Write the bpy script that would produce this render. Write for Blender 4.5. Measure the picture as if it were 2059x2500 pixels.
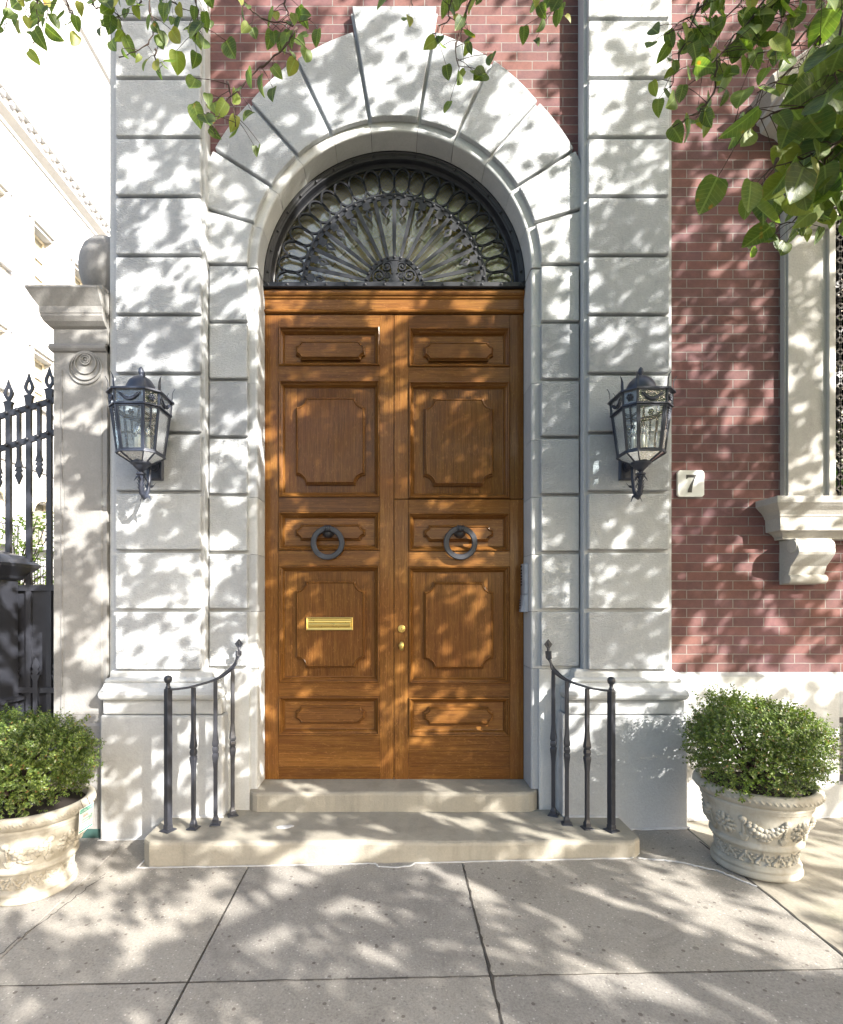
import bpy, bmesh, math, random
from math import sin, cos, pi, radians, sqrt, atan2
from mathutils import Vector, Matrix
random.seed(7)
for o in list(bpy.data.objects): bpy.data.objects.remove(o)
SC = bpy.context.scene
COL = SC.collection

# ---------------------------------------------------------------- camera, light, exposure
F, D, H = 1300.0, 3.94, 1.69           # focal length in photo pixels, distance to the brick plane, eye height
VX, VY = 963.0, 1465.0                 # point of the photo the lens looks at squarely
W_, H_ = 2059.0, 2500.0
cd = bpy.data.cameras.new('camera'); cam = bpy.data.objects.new('camera', cd); COL.objects.link(cam)
cam.location = (0, -D, H); cam.rotation_euler = (radians(90), 0, 0)
cd.sensor_fit = 'VERTICAL'; cd.sensor_height = 24.0
cd.lens = F/H_*24.0
cd.shift_x = (W_/2-VX)/H_; cd.shift_y = (VY-H_/2)/H_
cd.clip_start = 0.05; cd.clip_end = 3000
SC.camera = cam
SUN = Vector((1.1, -1.0, .80)).normalized()     # towards the sun
wd = bpy.data.worlds.new('World'); SC.world = wd; wd.use_nodes = True
nt = wd.node_tree; bg = nt.nodes['Background']
sky = nt.nodes.new('ShaderNodeTexSky'); sky.sky_type = 'NISHITA'; sky.sun_disc = False
sky.sun_elevation = math.asin(SUN.z); sky.sun_rotation = atan2(SUN.x, SUN.y)
sky.air_density = 1.0; sky.dust_density = 4.0; sky.ozone_density = 0.6
nt.links.new(sky.outputs[0], bg.inputs[0]); bg.inputs[1].default_value = 0.125
ld = bpy.data.lights.new('sun', 'SUN'); ld.energy = 4.5; ld.angle = radians(0.42); ld.color = (1, .95, .87)
sun = bpy.data.objects.new('sun', ld); COL.objects.link(sun); sun.rotation_euler = SUN.to_track_quat('Z', 'Y').to_euler()
SC.view_settings.view_transform = 'Standard'; SC.view_settings.look = 'None'
SC.view_settings.exposure = 2.08; SC.view_settings.gamma = 1
SC.render.engine = 'CYCLES'
SC.cycles.use_denoising = True
SC.cycles.max_bounces = 8; SC.cycles.transparent_max_bounces = 16
SC.cycles.caustics_reflective = False; SC.cycles.caustics_refractive = False

def at(px, py, Y):                     # a point read off the photo on the plane at depth Y
    d = D + Y
    return Vector(((px-VX)*d/F, Y, H-(py-VY)*d/F))
def dp(px, py, Y): return at(px*1.186, py*1.186, Y)
def gz(x, Y): return .018+.020*x+.02*(Y+.5)     # the pavement falls gently to the left and to the street

# ---------------------------------------------------------------- mesh builder
class MB:
    def __init__(s): s.v=[]; s.f=[]; s.m=[]; s.sm=[]; s.mi=0; s.smooth=False
    def face(s, idx): s.f.append(tuple(idx)); s.m.append(s.mi); s.sm.append(s.smooth)
    def box(s, x0,x1,y0,y1,z0,z1):
        b=len(s.v)
        s.v += [(x,y,z) for z in (z0,z1) for y in (y0,y1) for x in (x0,x1)]
        for q in ((0,2,3,1),(4,5,7,6),(0,1,5,4),(2,6,7,3),(0,4,6,2),(1,3,7,5)): s.face([b+i for i in q])
        return s
    def rings(s, rs, closed=True, cap0=True, cap1=True, smooth=None):
        if smooth is not None: o=s.smooth; s.smooth=smooth
        b=len(s.v); n=len(rs[0])
        for r in rs: s.v += [tuple(p) for p in r]
        for k in range(len(rs)-1):
            for i in range(n if closed else n-1):
                j=(i+1)%n
                s.face((b+k*n+i, b+k*n+j, b+(k+1)*n+j, b+(k+1)*n+i))
        sv=s.smooth; s.smooth=False
        if cap0: s.face(list(range(b+n-1,b-1,-1)))
        if cap1: s.face([b+(len(rs)-1)*n+i for i in range(n)])
        s.smooth=sv
        if smooth is not None: s.smooth=o
        return s
    def prism(s, pts, y0, y1):          # polygon in x,z pushed through y
        return s.rings([[(x,y0,z) for x,z in pts],[(x,y1,z) for x,z in pts]])
    def xprism(s, pts, x0, x1):         # polygon in y,z pushed along x
        return s.rings([[(x0,y,z) for y,z in pts],[(x1,y,z) for y,z in pts]])
    def lathe(s, prof, c=(0,0,0), n=48, smooth=True, cap0=True, cap1=True):
        return s.rings([[(c[0]+r*cos(2*pi*i/n), c[1]+r*sin(2*pi*i/n), c[2]+z) for i in range(n)] for r,z in prof], smooth=smooth, cap0=cap0, cap1=cap1)
    def tube(s, pts, rad, n=8, smooth=True, flat=None):
        pts=[Vector(p) for p in pts]; k=len(pts)
        if not hasattr(rad,'__len__'): rad=[rad]*k
        t=(pts[1]-pts[0]).normalized(); up=Vector((0,0,1)) if abs(t.z)<.9 else Vector((0,1,0))
        u=t.cross(up).normalized(); rs=[]
        for i,p in enumerate(pts):
            t=(pts[min(i+1,k-1)]-pts[max(i-1,0)]).normalized()
            u=(u-t*u.dot(t)).normalized(); w=t.cross(u)
            r=rad[i]; ru,rw=(r if hasattr(r,'__len__') else (r,r))
            rs.append([p+u*ru*cos(2*pi*(j+.5)/n)+w*rw*sin(2*pi*(j+.5)/n) for j in range(n)])
        return s.rings(rs, smooth=smooth)
    def bar(s, p, q, w, t, up=(0,1,0)):  # square beam; w across up, t along up
        p=Vector(p); q=Vector(q); d=(q-p).normalized(); up=Vector(up)
        a=d.cross(up)
        if a.length<1e-4: a=d.cross(Vector((1,0,0)))
        a.normalize(); b=a.cross(d).normalized()
        return s.rings([[c+a*w/2*i+b*t/2*j for i,j in ((-1,-1),(1,-1),(1,1),(-1,1))] for c in (p,q)])
    def ell(s, c, r, axes=None, n=8, m=6):
        c=Vector(c); ax=axes or (Vector((1,0,0)),Vector((0,1,0)),Vector((0,0,1)))
        if not hasattr(r,'__len__'): r=(r,r,r)
        rs=[]
        for k in range(1,m):
            ph=pi*k/m
            rs.append([c+ax[0]*r[0]*sin(ph)*cos(2*pi*i/n)+ax[1]*r[1]*sin(ph)*sin(2*pi*i/n)+ax[2]*(-r[2]*cos(ph)) for i in range(n)])
        b=len(s.v); s.rings(rs, cap0=False, cap1=False, smooth=True)
        o=s.smooth; s.smooth=True
        s.v.append(tuple(c-ax[2]*r[2])); s.v.append(tuple(c+ax[2]*r[2])); L=len(s.v)
        for i in range(n):
            j=(i+1)%n
            s.face((L-2,b+j,b+i)); s.face((L-1,b+(m-2)*n+i,b+(m-2)*n+j))
        s.smooth=o; return s
    def add(s, o, M=None):
        b=len(s.v)
        s.v += [tuple(M@Vector(p)) for p in o.v] if M else o.v
        s.f += [tuple(i+b for i in f) for f in o.f]; s.m += o.m; s.sm += o.sm
        return s
    def build(s, name, mat, parent=None, bevel=0, recalc=True, seg=2):
        me=bpy.data.meshes.new(name)
        off=Vector((0,0,0)); p=parent
        while p is not None: off+=p.location; p=p.parent
        me.from_pydata([(a-off.x,b-off.y,c-off.z) for a,b,c in s.v], [], s.f)
        for mt in (mat if isinstance(mat,(list,tuple)) else [mat]): me.materials.append(mt)
        me.polygons.foreach_set('material_index', s.m)
        me.polygons.foreach_set('use_smooth', s.sm)
        if recalc:
            bm=bmesh.new(); bm.from_mesh(me); bmesh.ops.recalc_face_normals(bm, faces=bm.faces); bm.to_mesh(me); bm.free()
        me.update()
        ob=bpy.data.objects.new(name, me); COL.objects.link(ob)
        if parent: ob.parent=parent
        if bevel:
            md=ob.modifiers.new('bevel','BEVEL'); md.width=bevel; md.segments=seg; md.limit_method='ANGLE'; md.angle_limit=radians(40)
        return ob
def tag(o, label=None, cat=None, group=None, kind=None):
    if label: o['label']=label
    if cat: o['category']=cat
    if group: o['group']=group
    if kind: o['kind']=kind
    return o
def thing(name, loc, label, cat, group=None):
    o=bpy.data.objects.new(name,None); COL.objects.link(o); o.location=loc; o.empty_display_size=.1
    return tag(o,label,cat,group)
def dup(root, loc, rotz, label, group=None):
    def cp(o, par):
        c=o.copy(); COL.objects.link(c); c.parent=par
        for ch in [k for k in KIDS[o.name]]: cp(ch, c)
        return c
    KIDS={}
    for o in bpy.data.objects:
        KIDS.setdefault(o.name, [])
        if o.parent: KIDS.setdefault(o.parent.name, []).append(o)
    r=cp(root,None); r.location=loc; r.rotation_euler=(0,0,rotz); r['label']=label
    if group: r['group']=group
    return r
def inset(pts, t):                      # mitred inset of a closed counter-clockwise outline
    n=len(pts); out=[]
    for i in range(n):
        a=Vector(pts[i-1]); b=Vector(pts[i]); c=Vector(pts[(i+1)%n])
        d1=(b-a).normalized(); d2=(c-b).normalized()
        n1=Vector((-d1.y,d1.x)); n2=Vector((-d2.y,d2.x))
        m=(n1+n2); k=m.length
        if k<1e-5: out.append((b.x+n1.x*t,b.y+n1.y*t)); continue
        m/=k; out.append(tuple(b+m*(t/max(.35,m.dot(n1)))))
    return out
def cells(u0,u1,v0,v1,holes,fn):        # rectangles that tile a wall around its openings
    us=sorted({u0,u1,*[a for h in holes for a in h[:2] if u0<a<u1]}); vs=sorted({v0,v1,*[a for h in holes for a in h[2:] if v0<a<v1]})
    for i in range(len(us)-1):
        for j in range(len(vs)-1):
            cu=(us[i]+us[i+1])/2; cv=(vs[j]+vs[j+1])/2
            if not any(h[0]<cu<h[1] and h[2]<cv<h[3] for h in holes): fn(us[i],us[i+1],vs[j],vs[j+1])

# ---------------------------------------------------------------- materials
class NT:
    def __init__(s, name):
        s.mat=bpy.data.materials.new(name); s.mat.use_nodes=True; s.t=s.mat.node_tree; s.b=s.t.nodes['Principled BSDF']
        s.co=s.t.nodes.new('ShaderNodeTexCoord').outputs['Object']
    def n(s, typ, ins=None, **kw):
        nd=s.t.nodes.new('ShaderNode'+typ)
        for k,v in kw.items(): setattr(nd,k,v)
        for k,v in (ins or {}).items():
            if isinstance(v,bpy.types.NodeSocket): s.t.links.new(v, nd.inputs[k])
            else: nd.inputs[k].default_value=v
        return nd
    def map(s, scale=(1,1,1), rot=(0,0,0), loc=(0,0,0), src=None):
        return s.n('Mapping', {'Vector':src or s.co,'Scale':scale,'Rotation':rot,'Location':loc}).outputs[0]
    def noise(s, scale, detail=3, rough=.55, vec=None, dist=0):
        return s.n('TexNoise', {'Vector':vec or s.co,'Scale':scale,'Detail':detail,'Roughness':rough,'Distortion':dist}).outputs['Fac']
    def vor(s, scale, vec=None, feature='F1', out='Distance', rnd=1):
        return s.n('TexVoronoi', {'Vector':vec or s.co,'Scale':scale,'Randomness':rnd}, feature=feature).outputs[out]
    def ramp(s, fac, stops):
        nd=s.n('ValToRGB', {'Fac':fac}); cr=nd.color_ramp
        while len(cr.elements)<len(stops): cr.elements.new(.5)
        for e,(p,c) in zip(cr.elements, stops):
            e.position=p; e.color=(c,c,c,1) if not hasattr(c,'__len__') else (*c,1)
        return nd.outputs['Color']
    def mix(s, fac, a, b, mode='MIX'):
        nd=s.n('Mix', data_type='RGBA', blend_type=mode)
        for k,v in ((0,fac),(6,a),(7,b)):
            if isinstance(v,bpy.types.NodeSocket): s.t.links.new(v, nd.inputs[k])
            else: nd.inputs[k].default_value=v if k==0 else (*v,1)
        return nd.outputs[2]
    def math(s, op, a, b=0, clamp=False):
        nd=s.n('Math', operation=op, use_clamp=clamp)
        for k,v in ((0,a),(1,b)):
            if isinstance(v,bpy.types.NodeSocket): s.t.links.new(v, nd.inputs[k])
            else: nd.inputs[k].default_value=v
        return nd.outputs[0]
    def set(s, **kw):
        for k,v in kw.items():
            k={'base':'Base Color','rough':'Roughness','metal':'Metallic','spec':'Specular IOR Level','normal':'Normal','coat':'Coat Weight','coatr':'Coat Roughness','trans':'Transmission Weight','ior':'IOR'}[k]
            if isinstance(v,bpy.types.NodeSocket): s.t.links.new(v, s.b.inputs[k])
            else: s.b.inputs[k].default_value=(*v,1) if hasattr(v,'__len__') else v
        return s
    def bump(s, h, dist=.01, strength=1, prev=None):
        ins={'Height':h,'Distance':dist,'Strength':strength}
        if prev is not None: ins['Normal']=prev
        return s.n('Bump', ins).outputs[0]

def mk_stone(name, base, warm, tooled, stain=.42):
    t=NT(name)
    big=t.noise(1.3,4,.6); fine=t.noise(70,3,.7); mid=t.noise(9,4,.6)
    c=t.mix(t.ramp(big,[(.35,0),(.68,1)]), base, warm)
    streak=t.noise(1.0,4,.65,t.map((7,7,.8)))
    c=t.mix(t.math('MULTIPLY',t.ramp(streak,[(.52,0),(.75,1)]),stain), c, tuple(k*.62 for k in base))
    c=t.mix(.30, c, t.ramp(fine,[(.3,tuple(k*.66 for k in base)),(.7,tuple(min(1,k*1.25) for k in base))]))
    pit=t.vor(38); c=t.mix(t.math('MULTIPLY',t.math('LESS_THAN',pit,.10),.45),c,tuple(k*.45 for k in base))
    c=t.mix(.3, c, t.ramp(mid,[(.3,tuple(k*.86 for k in base)),(.7,tuple(k*1.08 for k in base))]))
    bl=t.noise(2.6,5,.7,dist=.8); c=t.mix(t.math('MULTIPLY',t.ramp(bl,[(.56,0),(.70,1)]),.34 if tooled else .22),c,tuple(k*.55 for k in base))
    isl=t.n('NewGeometry').outputs['Random Per Island']
    c=t.mix(1, c, t.ramp(isl,[(0,(.80,.80,.81)),(.5,(.97,.97,.965)),(1,(1.10,1.085,1.05))]), 'MULTIPLY')
    nrm=t.bump(fine,.003,.7)
    if tooled:
        wob=t.map((50,50,135), (0,.06,0))
        nrm=t.bump(t.noise(1,3,.6,wob,.9),.010,.9,nrm)
        nrm=t.bump(t.noise(1,2,.5,t.map((90,90,40))),.003,.5,nrm)
    else: nrm=t.bump(mid,.004,.35,nrm)
    return t.set(base=c, rough=.82, spec=.25, normal=nrm).mat
M={}
M['stone_rough']=mk_stone('tooled_limestone',(.400,.420,.445),(.45,.455,.455),True)
M['stone']=mk_stone('smooth_limestone',(.42,.436,.452),(.465,.465,.45),False)
M['stone_pier']=mk_stone('shade_darkened_pier_limestone',(.215,.215,.215),(.27,.262,.25),False,.6)  # stone colour darkened to stand in for crown shade on the pier
M['step']=mk_stone('step_sandstone',(.265,.248,.212),(.36,.338,.285),False,.8)
M['sill']=mk_stone('sill_limestone',(.42,.41,.385),(.46,.44,.40),False,.35)
M['stucco']=mk_stone('pale_stucco',(.50,.505,.52),(.54,.54,.55),False,.1)
def mk_plain(name, base, rough=.6, metal=0, spec=.4, var=.32, scale=14, bump=.002):
    t=NT(name); nz=t.noise(scale,4,.6)
    c=t.mix(var, base, t.ramp(nz,[(.3,tuple(k*.5 for k in base)),(.7,tuple(min(1,k*1.5) for k in base))]))
    r=t.math('ADD', t.math('MULTIPLY',nz,.25), rough-.12)
    return t.set(base=c, rough=r, metal=metal, spec=spec, normal=t.bump(t.noise(120,2),bump,.35)).mat
M['iron']=mk_plain('black_painted_iron',(.022,.024,.032),.42,0,.5)
M['iron_grille']=mk_plain('grey_black_wrought_iron',(.013,.014,.018),.42,.0,.4)
M['lamp_iron']=mk_plain('blue_black_lantern_metal',(.030,.036,.055),.40,.15,.5)
M['brass']=mk_plain('polished_brass',(.62,.45,.14),.30,1,.5,.08,14,0.0)
M['white']=mk_plain('white_sealant',(.46,.465,.475),.7)
M['soil']=mk_plain('dark_soil',(.018,.013,.010),.95)
M['bark']=mk_plain('tree_bark',(.09,.065,.05),.9,0,.2,.5,30,.01)
M['twig']=mk_plain('twig_bark',(.045,.028,.02),.8)
M['road']=mk_plain('asphalt',(.05,.05,.052),.9,0,.2,.3,60,.004)
M['plaque']=mk_plain('white_enamel',(.66,.68,.66),.45,0,.5,.06)
M['ink']=mk_plain('black_enamel',(.02,.02,.022),.4)
M['candle']=mk_plain('ivory_candle_sleeve',(.80,.77,.68),.5)
M['alu']=mk_plain('brushed_grey_aluminium',(.24,.26,.30),.4,.5)
M['dark']=mk_plain('dark_recess',(.012,.012,.014),.8)
M['tan']=mk_plain('tan_lobby_plaster',(.70,.58,.29),.8,0,.2,.15,3)
M['green']=mk_plain('green_print',(.05,.38,.28),.6)
M['red']=mk_plain('red_print',(.75,.16,.09),.6)
M['pale_print']=mk_plain('pale_green_print',(.33,.58,.50),.6)
M['paper']=mk_plain('white_plastic_card',(.82,.86,.85),.5)
M['joint']=mk_plain('dark_joint',(.05,.045,.04),.95)
M['patina']=mk_plain('green_metal_strip',(.03,.07,.065),.6)
M['winframe']=mk_plain('cream_window_paint',(.68,.62,.50),.6)
M['blind']=mk_plain('dim_room',(.22,.21,.17),.3,0,.5)

t=NT('red_brick')
v=t.n('SeparateXYZ',{'Vector':t.co}); vec=t.n('CombineXYZ',{'X':v.outputs[0],'Y':t.math('ADD',v.outputs[2],-1.157+.0677*30),'Z':0.0}).outputs[0]
wob=t.n('VectorMath',{0:vec,1:t.n('VectorMath',{0:t.n('TexNoise',{'Vector':t.co,'Scale':18.,'Detail':2.}).outputs['Color'],1:(.004,.004,0)},operation='MULTIPLY').outputs[0]},operation='ADD').outputs[0]
br=t.n('TexBrick',{'Vector':wob,'Color1':(0,0,0,1),'Color2':(1,1,1,1),'Mortar':(0,0,0,1),'Scale':1.,'Mortar Size':.0030,'Mortar Smooth':.15,'Bias':0.,'Brick Width':.228,'Row Height':.0677},offset=.5,offset_frequency=2)
rnd=br.outputs['Color']; fac=br.outputs['Fac']
bc=t.ramp(rnd,[(0,(.070,.043,.050)),(.3,(.118,.060,.056)),(.55,(.100,.058,.066)),(.85,(.145,.066,.056)),(1,(.165,.084,.076))])
bc=t.mix(.45,bc,t.ramp(t.noise(14,5,.7),[(.3,(.075,.042,.04)),(.7,(.20,.098,.084))]))
bc=t.mix(t.math('MULTIPLY',t.ramp(t.noise(1.2,3),[(.45,0),(.7,1)]),.35),bc,(.19,.10,.125))
bc=t.mix(fac,bc,t.mix(t.noise(30,3),(.165,.16,.15),(.235,.225,.21)))
hgt=t.math('ADD',t.math('SUBTRACT',1,fac),t.math('MULTIPLY',t.noise(60,4,.7),.35))
M['brick']=t.set(base=bc,rough=.85,spec=.2,normal=t.bump(hgt,.006,.8)).mat

def mk_oak(name, horiz):
    t=NT(name)
    sc=(2.2,30,42) if horiz else (42,30,2.2)
    geo=t.n('NewGeometry').outputs['Random Per Island']; rnd=t.n('ObjectInfo').outputs['Random']
    off=t.n('CombineXYZ',{'X':t.math('MULTIPLY',geo,37.),'Y':t.math('MULTIPLY',rnd,91.),'Z':t.math('MULTIPLY',geo,23.)}).outputs[0]
    co=t.n('VectorMath',{0:t.co,1:off},operation='ADD').outputs[0]
    g=t.noise(1,5,.65,t.map(sc,src=co)); pores=t.noise(1,2,.5,t.map(tuple(k*4.5 for k in sc),src=co))
    wv=t.n('TexWave',{'Vector':t.map((3,8,30) if horiz else (30,8,3),src=co),'Scale':.9,'Distortion':9.,'Detail':3.,'Detail Scale':.7},wave_type='BANDS',bands_direction='Z' if horiz else 'X').outputs['Fac']
    fl=t.noise(1,3,.7,t.map((16,16,55) if horiz else (55,16,16),src=co),1.5)
    c=t.ramp(g,[(.25,(.058,.022,.004)),(.5,(.108,.046,.009)),(.75,(.172,.082,.018))])
    c=t.mix(t.math('MULTIPLY',wv,.22),c,(.33,.155,.055))
    c=t.mix(t.math('MULTIPLY',t.ramp(fl,[(.56,0),(.66,1)]),.28),c,(.34,.17,.06))
    c=t.mix(t.math('MULTIPLY',t.ramp(pores,[(.36,1),(.46,0)]),.45),c,(.075,.026,.010))
    c=t.mix(t.math('MULTIPLY',t.ramp(t.noise(2.2,3),[(.4,0),(.7,1)]),.3),c,(.15,.05,.015))
    c=t.mix(1,c,t.ramp(geo,[(0,(.74,.70,.66)),(.5,(.98,.97,.95)),(1,(1.22,1.22,1.18))]),'MULTIPLY')
    return t.set(base=c,rough=t.math('ADD',t.math('MULTIPLY',pores,.2),.40),spec=.06,coat=.28,coatr=.14,normal=t.bump(pores,.0008,.35)).mat
M['oak_v']=mk_oak('oak_vertical_grain',False); M['oak_h']=mk_oak('oak_horizontal_grain',True)

t=NT('aggregate_concrete')
c=t.mix(t.ramp(t.noise(1.1,4,.6),[(.35,0),(.65,1)]),(.250,.243,.228),(.315,.306,.288))
c=t.mix(.5,c,t.ramp(t.noise(95,4,.75),[(.32,(.13,.115,.10)),(.68,(.34,.32,.285))]))
cell=t.n('TexVoronoi',{'Vector':t.co,'Scale':62.,'Randomness':1.}); rc=cell.outputs['Color']; dd=cell.outputs['Distance']
sep=t.n('SeparateColor',{'Color':rc}).outputs
wh=t.math('MULTIPLY',t.math('GREATER_THAN',sep[0],.80),t.math('LESS_THAN',dd,.26)); dk=t.math('MULTIPLY',t.math('LESS_THAN',sep[1],.22),t.math('LESS_THAN',dd,.30))
c=t.mix(t.math('MULTIPLY',wh,.45),c,(.58,.56,.52)); c=t.mix(t.math('MULTIPLY',dk,.3),c,(.07,.06,.055))
cell2=t.n('TexVoronoi',{'Vector':t.co,'Scale':24.,'Randomness':1.}); s2=t.n('SeparateColor',{'Color':cell2.outputs['Color']}).outputs
c=t.mix(t.math('MULTIPLY',t.math('MULTIPLY',t.math('GREATER_THAN',s2[0],.86),t.math('LESS_THAN',cell2.outputs['Distance'],.22)),.7),c,(.085,.07,.062))
c=t.mix(t.math('MULTIPLY',t.ramp(t.noise(3,5,.7,dist=1),[(.52,0),(.7,1)]),.38),c,(.13,.12,.11))
g3=t.n('TexVoronoi',{'Vector':t.n('VectorMath',{0:t.co,1:t.n('VectorMath',{0:t.n('TexNoise',{'Vector':t.co,'Scale':30.}).outputs['Color'],1:(.02,.02,0)},operation='MULTIPLY').outputs[0]},operation='ADD').outputs[0],'Scale':3.3,'Randomness':1.}); s3=t.n('SeparateColor',{'Color':g3.outputs['Color']}).outputs
c=t.mix(t.math('MULTIPLY',t.math('MULTIPLY',t.math('GREATER_THAN',s3[0],.5),t.math('LESS_THAN',g3.outputs['Distance'],.06)),.55),c,(.09,.08,.07))
isl=t.n('NewGeometry').outputs['Random Per Island']
c=t.mix(1,c,t.ramp(isl,[(0,(.90,.90,.91)),(1,(1.08,1.06,1.02))]),'MULTIPLY')
rake=t.noise(1,2,.5,t.map((150,9,9)))
M['walk']=t.set(base=c,rough=.8,spec=.25,normal=t.bump(rake,.002,.5,t.bump(t.noise(110,4,.7),.004,.7))).mat
t=NT('smooth_paving_stone')
c=t.mix(t.ramp(t.noise(1.6,5,.6),[(.35,0),(.65,1)]),(.22,.20,.165),(.30,.275,.22))
c=t.mix(t.math('MULTIPLY',t.ramp(t.noise(2.1,3),[(.5,0),(.72,1)]),.5),c,(.15,.17,.09))
c=t.mix(.3,c,t.ramp(t.noise(60,3,.7),[(.3,(.16,.145,.12)),(.7,(.36,.33,.28))]))
M['flag']=t.set(base=c,rough=.75,normal=t.bump(t.noise(1,3,.5,t.map((60,8,8),(0,0,.5))),.003,.5)).mat
t=NT('cast_stone_planter')
c=t.mix(t.ramp(t.noise(5,5,.65),[(.35,0),(.7,1)]),(.28,.26,.215),(.40,.385,.34))
c=t.mix(t.math('MULTIPLY',t.ramp(t.noise(9,5,.7,t.map((1,1,.35))),[(.52,0),(.68,1)]),.5),c,(.20,.17,.12))
M['cast']=t.set(base=c,rough=.8,spec=.25,normal=t.bump(t.noise(60,4,.6),.003,.5)).mat

def mk_leaf(name, stops, trans, rough=.48, spots=False, tw=.45, veins=False):
    t=NT(name); isl=t.n('NewGeometry').outputs['Random Per Island']
    c=t.ramp(isl,stops); c=t.mix(.25,c,t.ramp(t.noise(40,3),[(.3,tuple(k*.6 for k in stops[0][1])),(.7,stops[-1][1])]))
    if spots: c=t.mix(t.math('MULTIPLY',t.ramp(t.noise(17,2),[(.70,0),(.75,1)]),.85),c,(.30,.12,.02))
    nrm=None
    if veins:
        q=t.n('SeparateXYZ',{'Vector':t.n('Attribute',attribute_name='leafuv').outputs['Vector']}).outputs
        ay=t.math('ABSOLUTE',q[1]); rib=t.math('LESS_THAN',ay,.035)
        sv=t.math('LESS_THAN',t.math('FRACT',t.math('MULTIPLY',t.math('SUBTRACT',q[0],t.math('MULTIPLY',ay,.42)),8.)),.13)
        vn=t.math('MAXIMUM',rib,t.math('MULTIPLY',sv,.45)); c=t.mix(t.math('MULTIPLY',vn,.55),c,(.22,.28,.10))
        c=t.mix(t.math('MULTIPLY',t.math('GREATER_THAN',t.math('ADD',ay,t.math('MULTIPLY',t.noise(60,3),.25)),.62),.6),c,(.16,.12,.04))
        nrm=t.bump(t.math('ADD',t.math('MULTIPLY',vn,-1),t.math('MULTIPLY',t.noise(55,3),.8)),.002,.8)
    t.set(base=c,rough=rough,spec=.5)
    if nrm is not None: t.set(normal=nrm)
    tr=t.n('BsdfTranslucent',{'Color':t.mix(1,t.mix(.0,c,c),trans,'MULTIPLY')})
    mx=t.n('MixShader',{0:tw,1:t.b.outputs[0],2:tr.outputs[0]})
    t.t.links.new(mx.outputs[0], t.t.nodes['Material Output'].inputs[0]); return t.mat
M['leaf']=mk_leaf('pear_leaf',[(0,(.030,.060,.020)),(.45,(.055,.100,.028)),(.8,(.10,.15,.035)),(.93,(.17,.20,.045)),(1,(.24,.22,.06))],(1.9,2.3,.7),spots=True,veins=True)
M['crown_leaf']=mk_leaf('brightened_crown_leaf',[(0,(.06,.10,.03)),(.5,(.10,.16,.045)),(1,(.15,.21,.07))],(1.9,2.1,1.2),tw=.5)  # leaf colour and translucency raised so the crown throws more light onto stone
M['box_leaf']=mk_leaf('boxwood_leaf',[(0,(.035,.075,.015)),(.5,(.075,.145,.028)),(.97,(.18,.26,.055)),(.985,(.20,.12,.04)),(1,(.22,.13,.05))],(1.7,2.0,.7),.33,tw=.3)
M['shrub_leaf']=mk_leaf('courtyard_leaf',[(0,(.18,.28,.08)),(1,(.30,.38,.14))],(1.6,1.8,.8))
def mk_glass(name, tint, wav, gl=.12, rough=.02, scale=60, wire=False):
    t=NT(name); t.t.nodes.remove(t.b)
    nrm=t.bump(t.noise(scale,3,.6),wav,.6)
    g=t.n('BsdfGlossy',{'Color':(1,1,1,1),'Roughness':rough,'Normal':nrm}); tr=t.n('BsdfTransparent',{'Color':(*tint,1)})
    fr=t.n('Fresnel',{'IOR':1.5 if wire else 1.5,'Normal':nrm}).outputs[0]; fac=t.math('ADD',fr,gl,True)
    mx=t.n('MixShader',{0:fac,1:tr.outputs[0],2:g.outputs[0]}).outputs[0]
    if wire:
        v=t.n('SeparateXYZ',{'Vector':t.map((1,1,1),(0,radians(45),0))}).outputs
        wx=t.math('LESS_THAN',t.math('FRACT',t.math('MULTIPLY',v[0],42.)),.06); wz=t.math('LESS_THAN',t.math('FRACT',t.math('MULTIPLY',v[2],42.)),.06)
        w=t.math('MAXIMUM',wx,wz); df=t.n('BsdfGlossy',{'Color':(.6,.6,.55,1),'Roughness':.5})
        mx=t.n('MixShader',{0:t.math('MULTIPLY',w,.5),1:mx,2:df.outputs[0]}).outputs[0]
    t.t.links.new(mx,t.t.nodes['Material Output'].inputs[0]); return t.mat
M['glass']=mk_glass('seeded_lantern_glass',(.84,.89,.90),.006,.05)
M['wire_glass']=mk_glass('wired_transom_glass',(.85,.85,.80),.012,.03,.02,5,True)
M['pane']=mk_glass('window_glass',(.75,.80,.80),.001,.15,.01,3)
M['bulb']=mk_glass('clear_bulb_glass',(.92,.93,.93),.0,.2,.02)

# ---------------------------------------------------------------- ground
g=MB(); g.box(-300,300,-300,300,-.45,-.30); tag(g.build('ground',M['road']),'','',None,'structure')
for o in COL.objects:
    if o.name=='ground':
        for k in ('label','category'):
            if k in o: del o[k]
g=MB()
def slab(x0,x1,y0,y1,mi,gap=.0022,th=.25,lift=0):
    g.mi=mi; b=len(g.v); a=gap
    P4=[(x0+a,y0+a),(x1-a,y0+a),(x1-a,y1-a),(x0+a,y1-a)]
    g.rings([[(x,y,gz(x,y)-th) for x,y in P4],[(x,y,gz(x,y)+lift) for x,y in P4]])
XJ=[-8.2,-6.6,-5.0,-3.45,-1.9,-.925,.43,2.08,3.7,5.3,6.9,8.5]
for i in range(len(XJ)-1):
    for j,(y0,y1) in enumerate([(-4.75,-3.15),(-3.15,-1.555),(-1.555,.02 if XJ[i]>=2 else -.02)]):
        slab(XJ[i],XJ[i+1],y0,y1,1 if (XJ[i]>=2 and j==2) else 0)
slab(-40,-8.2,-4.75,.0,0); slab(8.5,40,-4.75,0,0)
o=g.build('sidewalk',[M['walk'],M['flag']],None,.004,seg=1); tag(o,kind='structure')
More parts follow.
